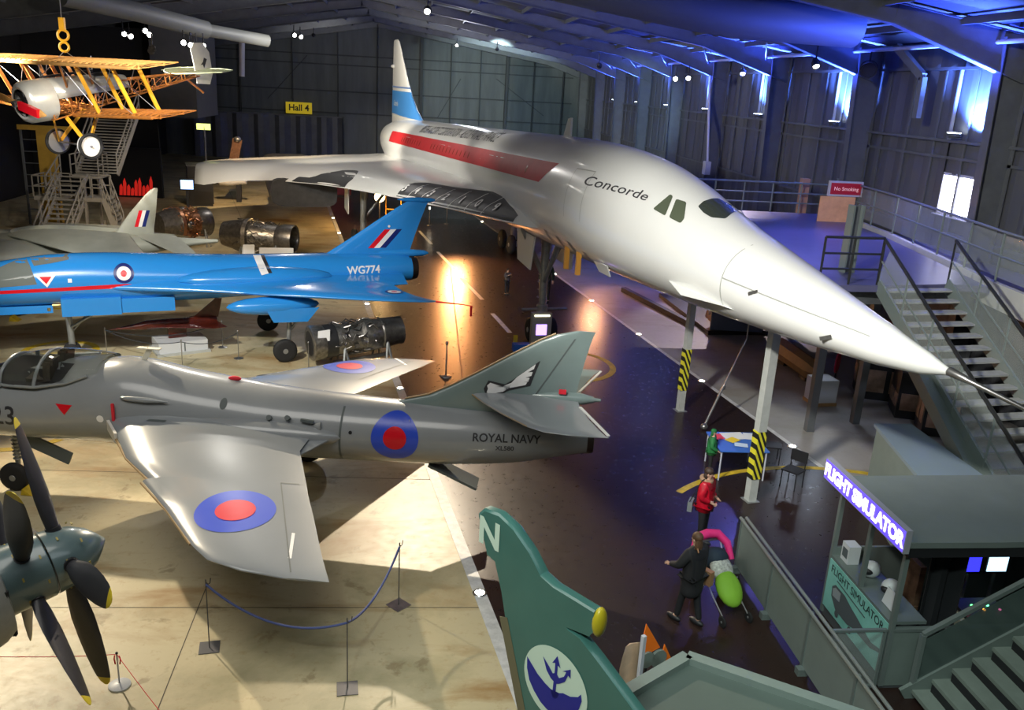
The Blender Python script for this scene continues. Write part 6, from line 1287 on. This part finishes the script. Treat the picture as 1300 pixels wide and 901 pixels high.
def person(loc,rz,H,label,top,legs,hair,hairlen=.0,coat=0,arms=None,shoes=None,lean=0,stride=0,skinm=None,hood=None,bulk=0):
    """faces -y in local space. arms: ((elbow),(wrist)) for left and right, in body units of height 1.7"""
    t=thing('person',loc,rz,label,'person'); s=H/1.7; V3=lambda *a: Vector(a)*s
    arms=arms or (((-.25,.02,1.12),(-.25,-.07,.88)),((.25,.02,1.12),(.25,-.07,.88)))
    J={'pel':V3(0,0,.92),'abd':V3(0,-lean*.3,1.08),'che':V3(0,-lean*.7,1.28),'nec':V3(0,-lean,1.43),'nk2':V3(0,-lean-.01,1.50),'hd1':V3(0,-lean-.02,1.57),'hd2':V3(0,-lean-.01,1.66)}
    R={'pel':(.15*s,.11*s),'abd':(.13*s,.10*s),'che':(.15*s,.11*s),'nec':.06*s,'nk2':.055*s,'hd1':(.072*s,.088*s),'hd2':(.065*s,.08*s)}
    E=[('pel','abd'),('abd','che'),('che','nec'),('nec','nk2'),('nk2','hd1'),('hd1','hd2')]
    for i,sd in enumerate((-1,1)):
        st=stride*sd; a,b=arms[i]
        J.update({'sh%d'%i:V3(sd*.18,-lean*.8,1.38),'el%d'%i:V3(*a),'wr%d'%i:V3(*b),'hp%d'%i:V3(sd*.09,0,.88),'kn%d'%i:V3(sd*.10,-st*.5-.02,.49),'an%d'%i:V3(sd*.10,-st,.09),'to%d'%i:V3(sd*.11,-st-.12,.045)})
        R.update({'sh%d'%i:.055*s,'el%d'%i:.042*s,'wr%d'%i:.027*s,'hp%d'%i:.085*s,'kn%d'%i:.055*s,'an%d'%i:.038*s,'to%d'%i:.03*s})
        E+=[('che','sh%d'%i),('sh%d'%i,'el%d'%i),('el%d'%i,'wr%d'%i),('pel','hp%d'%i),('hp%d'%i,'kn%d'%i),('kn%d'%i,'an%d'%i),('an%d'%i,'to%d'%i)]
        d=(J['wr%d'%i]-J['el%d'%i]).normalized(); side=Vector((0,1,0)).cross(d); side=side.normalized() if side.length>.1 else Vector((1,0,0)); nrm=d.cross(side)
        J['pa%d'%i]=J['wr%d'%i]+d*.065*s; R['pa%d'%i]=(.034*s,.016*s); E.append(('wr%d'%i,'pa%d'%i))
        for f,(off,ln) in enumerate(((-.030,.065),(-.010,.075),(.010,.072),(.028,.056))):
            k1,k2='f%d%d'%(i,f),'g%d%d'%(i,f); J[k1]=J['pa%d'%i]+d*ln*.5*s+side*off*s; J[k2]=J[k1]+(d*.8-nrm*.5)*ln*.5*s; R[k1]=.0095*s;R[k2]=.008*s; E+=[('pa%d'%i,k1),(k1,k2)]
        k1='th%d'%i; J[k1]=J['wr%d'%i]+d*.05*s+side*-.045*s; R[k1]=.010*s; E.append(('wr%d'%i,k1))
    body_=skin_mesh('body',J,E,R,skinm or m_skin,t,2,'pel')
    hd=J['hd1']; face=MB(); face.ell(hd+V3(0,-.085,-.015),(.012*s,.02*s,.022*s),8,6); face.build('nose',skinm or m_skin,t)
    for sd in (-1,1):
        MB().ell(hd+V3(sd*.028,-.080,.018),(.012*s,.006*s,.007*s),8,6).build('eye',m_can,t); MB().ell(hd+V3(sd*.074,.005,.0),(.010*s,.02*s,.03*s),8,6).build('ear',skinm or m_skin,t)
    MB().ell(hd+V3(0,-.080,-.055),(.024*s,.006*s,.007*s),8,6).build('mouth',M('lip_colour',(.4,.12,.1),.5),t)
    # hair
    mb=MB(); mb.ell(hd+V3(0,.018,.055),(.085*s,.098*s,.085*s),14,10)
    if hairlen: mb.ell(hd+V3(0,.055,-.02-hairlen*.4),(.085*s,.055*s,(.08+hairlen*.6)*s),14,10)
    mb.build('hair',hair,t)
    # trousers and top
    JL={k:J[k] for k in ('pel','hp0','hp1','kn0','kn1','an0','an1')}
    skin_mesh('trousers',JL,[('pel','hp0'),('pel','hp1'),('hp0','kn0'),('hp1','kn1'),('kn0','an0'),('kn1','an1')],{'pel':(.155*s,.115*s),'hp0':.098*s,'hp1':.098*s,'kn0':.068*s,'kn1':.068*s,'an0':.052*s,'an1':.052*s},legs,t,2,'pel')
    JT={k:J[k] for k in ('pel','abd','che','sh0','sh1','el0','el1','wr0','wr1')}; JT['nk']=J['nec']+V3(0,0,-.01); ET=[('pel','abd'),('abd','che'),('che','nk')]+[('che','sh0'),('che','sh1'),('sh0','el0'),('sh1','el1'),('el0','wr0'),('el1','wr1')]
    bk=1+bulk; RT={'pel':(.17*s*bk,.13*s*bk),'abd':(.165*s*bk,.13*s*bk),'che':(.18*s*bk,.135*s*bk),'nk':.07*s,'sh0':.08*s*bk,'sh1':.08*s*bk,'el0':.062*s*bk,'el1':.062*s*bk,'wr0':.045*s,'wr1':.045*s}
    if coat: JT['hem']=V3(0,.0,.92-coat); RT['hem']=((.17+coat*.15)*s,(.14+coat*.12)*s); ET.append(('pel','hem'))
    skin_mesh('coat' if coat else 'jacket',JT,ET,RT,top,t,2,'abd')
    for i in (0,1):
        c_=J['an%d'%i]; MB().ell((c_.x,c_.y-.05*s,.045*s),(.056*s,.15*s,.056*s),12,8).build('shoe',shoes or m_can,t)
    if hood: MB().torus(J['nec']+V3(0,.03,.02),(0,-.3,1),.10*s,.045*s,20,8).build('fur_hood',hood,t)
    return t
m_redc=M('glossy_red_coat',(.62,.008,.03),.35,noise=.35,nscale=14,bump=.6); m_blk=M('black_clothing',(.015,.015,.018),.8); m_fur=M('tan_fur_trim',(.45,.28,.18),.9,bump=.8,noise=.3,nscale=20); m_brn=M('brown_hair',(.14,.07,.035),.6,noise=.4,nscale=12,bump=.4); m_drk=M('dark_hair',(.04,.022,.015),.6)
p=onz(888,692); person((p.x,p.y,0),.9,1.66,'person in a shiny red hooded winter coat looking towards the activity table',m_redc,m_blk,m_drk,.05,.2,arms=(((-.25,.02,1.14),(-.16,-.16,1.06)),((.25,.02,1.14),(.16,-.16,1.06))),hood=m_fur,bulk=.35)
q=thing('shoulder_bag',(p.x,p.y,0),.9,'small grey shoulder bag hanging behind the person in the red coat','bag'); MB().cbox((-.12,.24,.86),(.26,.09,.2),rot=.2).build('pouch',M('grey_leather',(.22,.24,.25),.5),q); MB().tube([(-.22,.24,.95),(-.19,.05,1.45),(.05,-.02,1.47),(.0,.22,.96)],.01,6).build('strap',m_can,q)
p=onz(872,790); person((p.x,p.y,0),-2.55,1.68,'person in a long dark coat with brown hair pushing a green pushchair',m_blk,m_blk,m_brn,.22,.42,arms=(((-.28,-.05,1.12),(-.22,-.3,1.02)),((.27,-.1,1.14),(.2,-.34,1.04))),stride=.16,bulk=.3)
q=thing('handbag',(p.x,p.y,0),-2.55,'tan shoulder bag at the hip of the person in the long dark coat','bag'); MB().cbox((-.30,.02,.80),(.1,.3,.26)).build('pouch',M('tan_leather',(.35,.18,.09),.5),q); MB().tube([(-.30,-.12,.9),(-.24,-.10,1.38),(.0,-.02,1.50),(.1,.12,1.40)],.012,6).build('strap',MATS['tan_leather'],q)
# pushchair with a lime cover
P1=onz(915,775,.0); pc=thing('pushchair',(P1.x,P1.y,0),.25,'pushchair with lime green foot cover and white patterned blanket','pushchair')
mb=MB()
for sd in (-.24,.24): mb.tube([(sd,.62,1.02),(sd,.45,.75),(sd,-.05,.35),(sd,-.4,.16)],.014); mb.tube([(sd,.35,.14),(sd,.2,.45),(sd,.0,.62)],.014)
mb.tube([(-.24,.62,1.02),(.24,.62,1.02)],.018); mb.build('frame',m_metal,pc)
for sd in (-.26,.26):
    for y,r in ((-.42,.10),(.38,.12)): wheel('wheel',(sd,y,r),(1,0,0),r,.04,pc,m_tyre,m_hub)
Rr=Matrix.Rotation(.75,3,'X'); MB().ell((0,-.13,.52),(.23,.33,.14),18,12,Rr).build('lime_cover',M('lime_green_fabric',(.24,.50,.035),.7,noise=.1,nscale=4,bump=.3),pc)
MB().ell((0,.14,.74),(.21,.26,.11),16,10,Rr).build('patterned_blanket',M('white_patterned_blanket',(.7,.72,.65),.8,noise=.7,nscale=16),pc)
MB().ell((0,.34,.82),(.23,.2,.2),16,10).build('dark_hood',M('navy_fabric',(.015,.03,.05),.8),pc)
# pink jacket lying over the pushchair handle
mb=MB(); mb.tube([(-.34,.40,.72),(-.33,.52,.96),(-.2,.64,1.10),(0,.66,1.13),(.2,.64,1.11),(.33,.52,.98),(.35,.36,.74)],[.05,.07,.08,.085,.08,.07,.05],12)
o=mb.build('pink_jacket',M('hot_pink_fabric',(.85,.03,.22),.6,noise=.15,nscale=8,bump=.4)); o.location=(P1.x,P1.y,0); o.rotation_euler=(0,0,.25); tag(o,'hot pink jacket draped over the pushchair handle','jacket')
p=onz(643,374); person((p.x,p.y,0),.6,1.14,'small person standing on the dark strip left of the airliner nose wheel',M('brown_grey_top',(.12,.10,.09),.8),m_blk,m_drk,.03,arms=(((-.27,-.05,1.14),(-.1,-.22,1.28)),((.27,-.05,1.14),(.12,-.22,1.28))))
p=onz(692,384); person((p.x,p.y,0),-.3,1.82,'tall dark figure in green-black uniform beside the airliner nose leg',M('dark_green_uniform',(.012,.035,.02),.8),m_blk,m_drk,0,.1)
# lit touch-screen stand and blue box at the nose wheel
q=onz(681,434); t=thing('touch_screen_stand',(q.x,q.y-.75,0),.12,'metal touch-screen stand with small purple screen before the airliner nose wheel','stand'); MB().box(-.34,.34,-.1,.1,.05,1.25).build('cabinet',M('pale_lit_metal',(.40,.40,.37),.4,.4),t,smooth=False); MB().box(-.18,.18,-.12,-.1,.5,.86).build('screen',M('purple_screen',(.4,.25,.85),.3,emit=(.5,.3,1),estr=2.5),t,smooth=False)
for z in (.12,1.14): MB().box(-.26,.26,-.13,-.1,z,z+.05).build('strip_light',M('warm_strip',(1,.9,.7),.3,emit=(1,.9,.65),estr=3),t,smooth=False)
MB().box(-.4,.4,-.2,.2,0,.05).build('base',m_steel,t,smooth=False)
q=onz(660,442); t=thing('blue_wheel_block',(q.x,q.y-.3,0),.12,'bright blue block in front of the airliner nose wheels','block'); MB().box(-.28,.28,-.14,.14,0,.26).build('block',M('block_blue',(.015,.12,.55),.5),t,smooth=False); MB().box(-.24,-.1,.15,.18,0,.5).build('yellow_marker',m_yel,t,smooth=False)

p=onz(899,603); person((p.x,p.y,0),1.2,1.16,'small child in a green hooded coat at the left end of the activity table',M('green_fabric',(.02,.22,.06),.7,noise=.4,nscale=9,bump=.4),m_blk,MATS['green_fabric'],.04,.2,arms=(((-.26,.0,1.12),(-.2,-.22,1.0)),((.26,.0,1.12),(.2,-.22,1.0))),bulk=.45)
# ================================================================ LIGHT
w=bpy.data.worlds.new('world'); SC.world=w; w.use_nodes=True; w.node_tree.nodes['Background'].inputs['Color'].default_value=(.02,.025,.04,1); w.node_tree.nodes['Background'].inputs['Strength'].default_value=.3
def light(kind,name,loc,energy,col,target=None,size=.3,angle=60,blend=.4,sy=None):
    l=bpy.data.lights.new(name,kind); l.energy=energy; l.color=col
    if kind=='SPOT': l.spot_size=math.radians(angle); l.spot_blend=blend; l.shadow_soft_size=size
    elif kind=='AREA':
        l.shape='RECTANGLE'; l.size=size; l.size_y=sy or size
    else: l.shadow_soft_size=size
    o=bpy.data.objects.new(name,l); COL.objects.link(o); o.location=loc
    if target is not None: o.rotation_euler=(Vector(target)-Vector(loc)).to_track_quat('-Z','Y').to_euler()
    return o
WARM=(1,.82,.58); WHT=(1,.96,.88); BLUE=(.04,.09,1)
# blue wall washers, one per bay
m_led=M('lit_washer_lens',(1,1,1),.3,emit=(.75,.85,1),estr=18)
LB=['nearest on the right wall above the window','second from the camera on the right wall','third along the right wall','fourth along the right wall','fifth along the right wall','sixth along the right wall','seventh and furthest along the right wall']
for i in range(7):
    y=26.25+8.2*i+(.0 if i else 0); t=thing('wall_washer_light',(XR-.16,y,7.62),0,'small blue-lit wall washer lamp, '+LB[i],'light','wall washer lamps along the right wall')
    MB().cyl((-.2,0,.0),(-.2,0,.1),.2,.24,16).build('housing',m_steel,t); MB().cyl((-.2,0,.1),(-.2,0,.12),.2,.2,16).build('lens',m_led,t)
    MB().box(-.4,.05,-.05,.05,-.06,.0).build('bracket',m_steel,t)
    light('SPOT','blue_washer_glow',(XR-.5,y-.75,7.74),(9500 if i==0 else 15000),(.09,.20,1),(XR-.22,y-.8,9.5),.1,135,.6)
    light('SPOT','blue_bay_glow',(XR-1.5,y-2.8,8.3),(6500 if i<3 else 3600),BLUE,(XR-4.0,y-1.5,ZE+2.2),.2,120,.8)  # extra spot without a fixture, added to carry blue onto columns and roof
# theatre spotlights
m_beam=M('lit_spot_lens',(1,1,1),.3,emit=(1,.95,.88),estr=25)
def lampcan(loc,target,label,r=.13,L=.4,group=None):
    t=thing('spotlight',loc,0,label,'spotlight',group); d=(Vector(target)-Vector(loc)).normalized()
    MB().lathe(-d*L*.5,d,[(0,r*.5),(.05,r*.8),(L*.8,r),(L,r*1.1),(L*.98,r*.95),(L*.9,r*.9)],14).build('lamp_can',m_can,t)
    MB().cyl(d*L*.4,d*L*.42,r*.85,n=14).build('lens',m_beam if r<.2 else m_can,t)
    mb=MB(); mb.cyl((0,0,.05),(0,0,.55),.03); mb.torus((0,0,0),d,r*1.1,.015,16,6); mb.build('yoke',m_can,t)
    return Vector(loc)+d*(L*.45)
def P(u,v,y): return ony(u,v,y)
for lab,pts,Y,tg in (('ceiling cluster over the biplane',[(156,42),(164,45)],46,(2,24,2)),('ceiling cluster beside the plant-room block',[(183,38),(188,43)],46,(3,20,2)),('bright cluster in front of the plant-room block',[(233,54),(242,57),(249,58),(258,58)],44,(-6,22,2)),('bright pair above the Hall 4 sign',[(373,44),(381,46)],58,(5,30,4)),('lone lamp on the back wall right of the white fin',[(580,57)],80,(2,50,3)),('pair under the pipe by the right wall',[(858,99),(874,98)],45,(4,22,2)),('large black lamp hung near the right wall column',[(1103,87)],30,(6,12,0))):
    for i,(u,v) in enumerate(pts):
        q=P(u,v,Y); tg2=Vector(tg)+Vector((i*3,i*2,0))
        nm=['left','right','third','fourth'][i] if len(pts)>1 else 'single'
        lampcan(q,tg2 if u>860 and u<1000 or len(pts)<3 else (0,0,6),'black theatre spotlight, %s one of the %s'%(nm,lab) if len(pts)>1 else 'black theatre spotlight, the '+lab,r=.13 if u<1000 else .26,L=.4,group='ceiling spotlights')
# working beams
light('SPOT','beam_left_floor',(-13,25,11.5),11500,(1,.85,.62),(-6.0,14.6,0),.2,36,.5)
light('SPOT','beam_on_airliner_nose',(-3,7,12.2),12500,(1,.98,.90),(9.5,18,5),.35,52,.7)
light('SPOT','beam_on_airliner_mid',(-14,25,9.4),19000,(1,.94,.82),(1.5,39,4.4),.5,56,.9)
light('SPOT','beam_on_airliner_tail',(-9,38,10.6),26000,(1,.90,.74),(-1.5,57,5.4),.3,46,.8)
light('SPOT','beam_on_blue_jet',(-9,12,12.5),12500,WHT,(-6,27,2),.3,46,.6)
light('SPOT','beam_left_back',(-13,27,12),6500,(1,.74,.45),(-9,42,0),.25,50,.7)
light('SPOT','beam_far_floor',(-9,48,11.5),9000,(1,.70,.40),(-9,60,0),.25,50,.7)
light('SPOT','beam_wing_tip',(-16,36,10),3500,(1,.9,.75),(-11,48,3.3),.2,40,.6)
light('SPOT','beam_right_orange',(8.6,40,2.6),500,(1,.45,.22),(9.5,33,0),.5,70,.9)
light('SPOT','beam_biplane',(-3,18,10),3800,(1,.85,.62),(-9,28,7.5),.15,35,.6)
light('SPOT','beam_booth',(2,2,11.5),2000,(.80,1,.90),(7.5,10,1),.4,50,.8)
light('SPOT','beam_green_fin',(-2,1,11.5),2600,(.85,1,.95),(1.2,6.8,3.6),.4,42,.8)  # added spot without a fixture, brightens the green fin
light('SPOT','beam_deck_edge',(11,12,11),700,(.7,.75,1),(13,19.5,4),.3,50,.8)
light('SPOT','under_deck_sheen_fill',(12.5,24.3,3.6),260,(.72,.82,1),(9.2,17.5,0),.5,95,.8)  # unseen source added below the deck for the bluish sheen on the floor
light('SPOT','beam_blue_floor',(15.8,12,9.8),300,(.25,.30,1),(6,19,0),2.0,70,.9)
def housed(lab,name,loc,e,col,tg,size,ang,bl,r=.12):  # puts a lamp can round a beam that stands in view
    lampcan(loc,tg,lab,r=r,L=.36,group=None); d=(Vector(tg)-Vector(loc)).normalized(); light('SPOT',name,Vector(loc)+d*.3,e,col,tg,size,ang,bl)
housed('black spotlight under the roof in line with the white fin, lighting the foreground floor','beam_far_high',(.3,33,10.8),14500,(1,.84,.62),(-1.0,12.4,0),.1,33,.3)
housed('added black spotlight hung above the stair tower, beside the biplane tail','beam_tower',(-10,36,9),1500,(1,.9,.75),(-16.5,46,2),.08,40,.6)  # lamp and can added to brighten the stair tower
housed('added black spotlight high above the purple deck','beam_deck',(13.5,30,9.7),1500,(.22,.20,1),(13.4,25.5,4.2),.08,75,.8)  # lamp and can added to turn the deck floor purple
housed('added black spotlight hung right of the airliner, aimed down at the grey floor','beam_right_floor',(15.0,41,9.6),4200,(1,.82,.84),(12.0,31,0),.08,36,.5)  # lamp and can added to lift the floor right of the airliner
housed('added black spotlight under the roof lighting the green-grey back wall','beam_back_wall',(6,70,11),7500,(.75,1,1),(9,93,7.5),.08,60,.8)  # lamp and can added to brighten the back wall
housed('added black spotlight under the roof in front of the ribbed doors','beam_back_wall_left',(-8,72,11.3),1500,(1,.97,.95),(-9,93,7),.08,70,.8)  # lamp and can added to lift the wall round the ribbed doors
housed('added black spotlight above the airliner lighting the far right columns','beam_pale_column',(9,45,9.6),8000,(.55,.8,1),(16.5,64,6),.08,34,.8)  # lamp and can added to make the far columns paler
housed('added low amber spotlight under the airliner belly behind the blue tail fin','beam_runway_orange',(2.2,46,2.3),2600,(1,.40,.13),(3.5,30,0),.5,95,.9)  # amber source added for the warm glow on the dark strip
light('POINT','floodlight_glow',(FLOOD.x,FLOOD.y-.5,FLOOD.z),450,(1,.6,.25),None,.15)
light('SPOT','beam_on_grey_jet',(-6.6,31.2,11.5),1300,WHT,(-2.7,13.0,1.6),.35,32,.6)
light('AREA','overhead_fill',(-6,9,12.3),800,(1,.97,.90),(-5,13,0),12,sy=5)  # soft fill added above the view, not a fitting of the roof
light('AREA','overhead_fill_right',(6,6,12),260,(.85,.95,1),(5,10,0),8,sy=4)  # weaker soft fill added on the right, likewise out of view
light('POINT','hall_ambient_fill',(-6,45,11.0),900,(.95,.9,.85),None,.12)  # bare fill source added under the roof, no lamp hangs here
light('POINT','hall_ambient_fill',(3,66,9.9),900,(.85,.9,1),None,.12)  # second bare fill, added to lift the far end
vs=SC.view_settings; SC.display_settings.display_device='sRGB'; vs.view_transform='Standard'; vs.look='None'; vs.exposure=0; vs.gamma=1; vs.use_curve_mapping=False
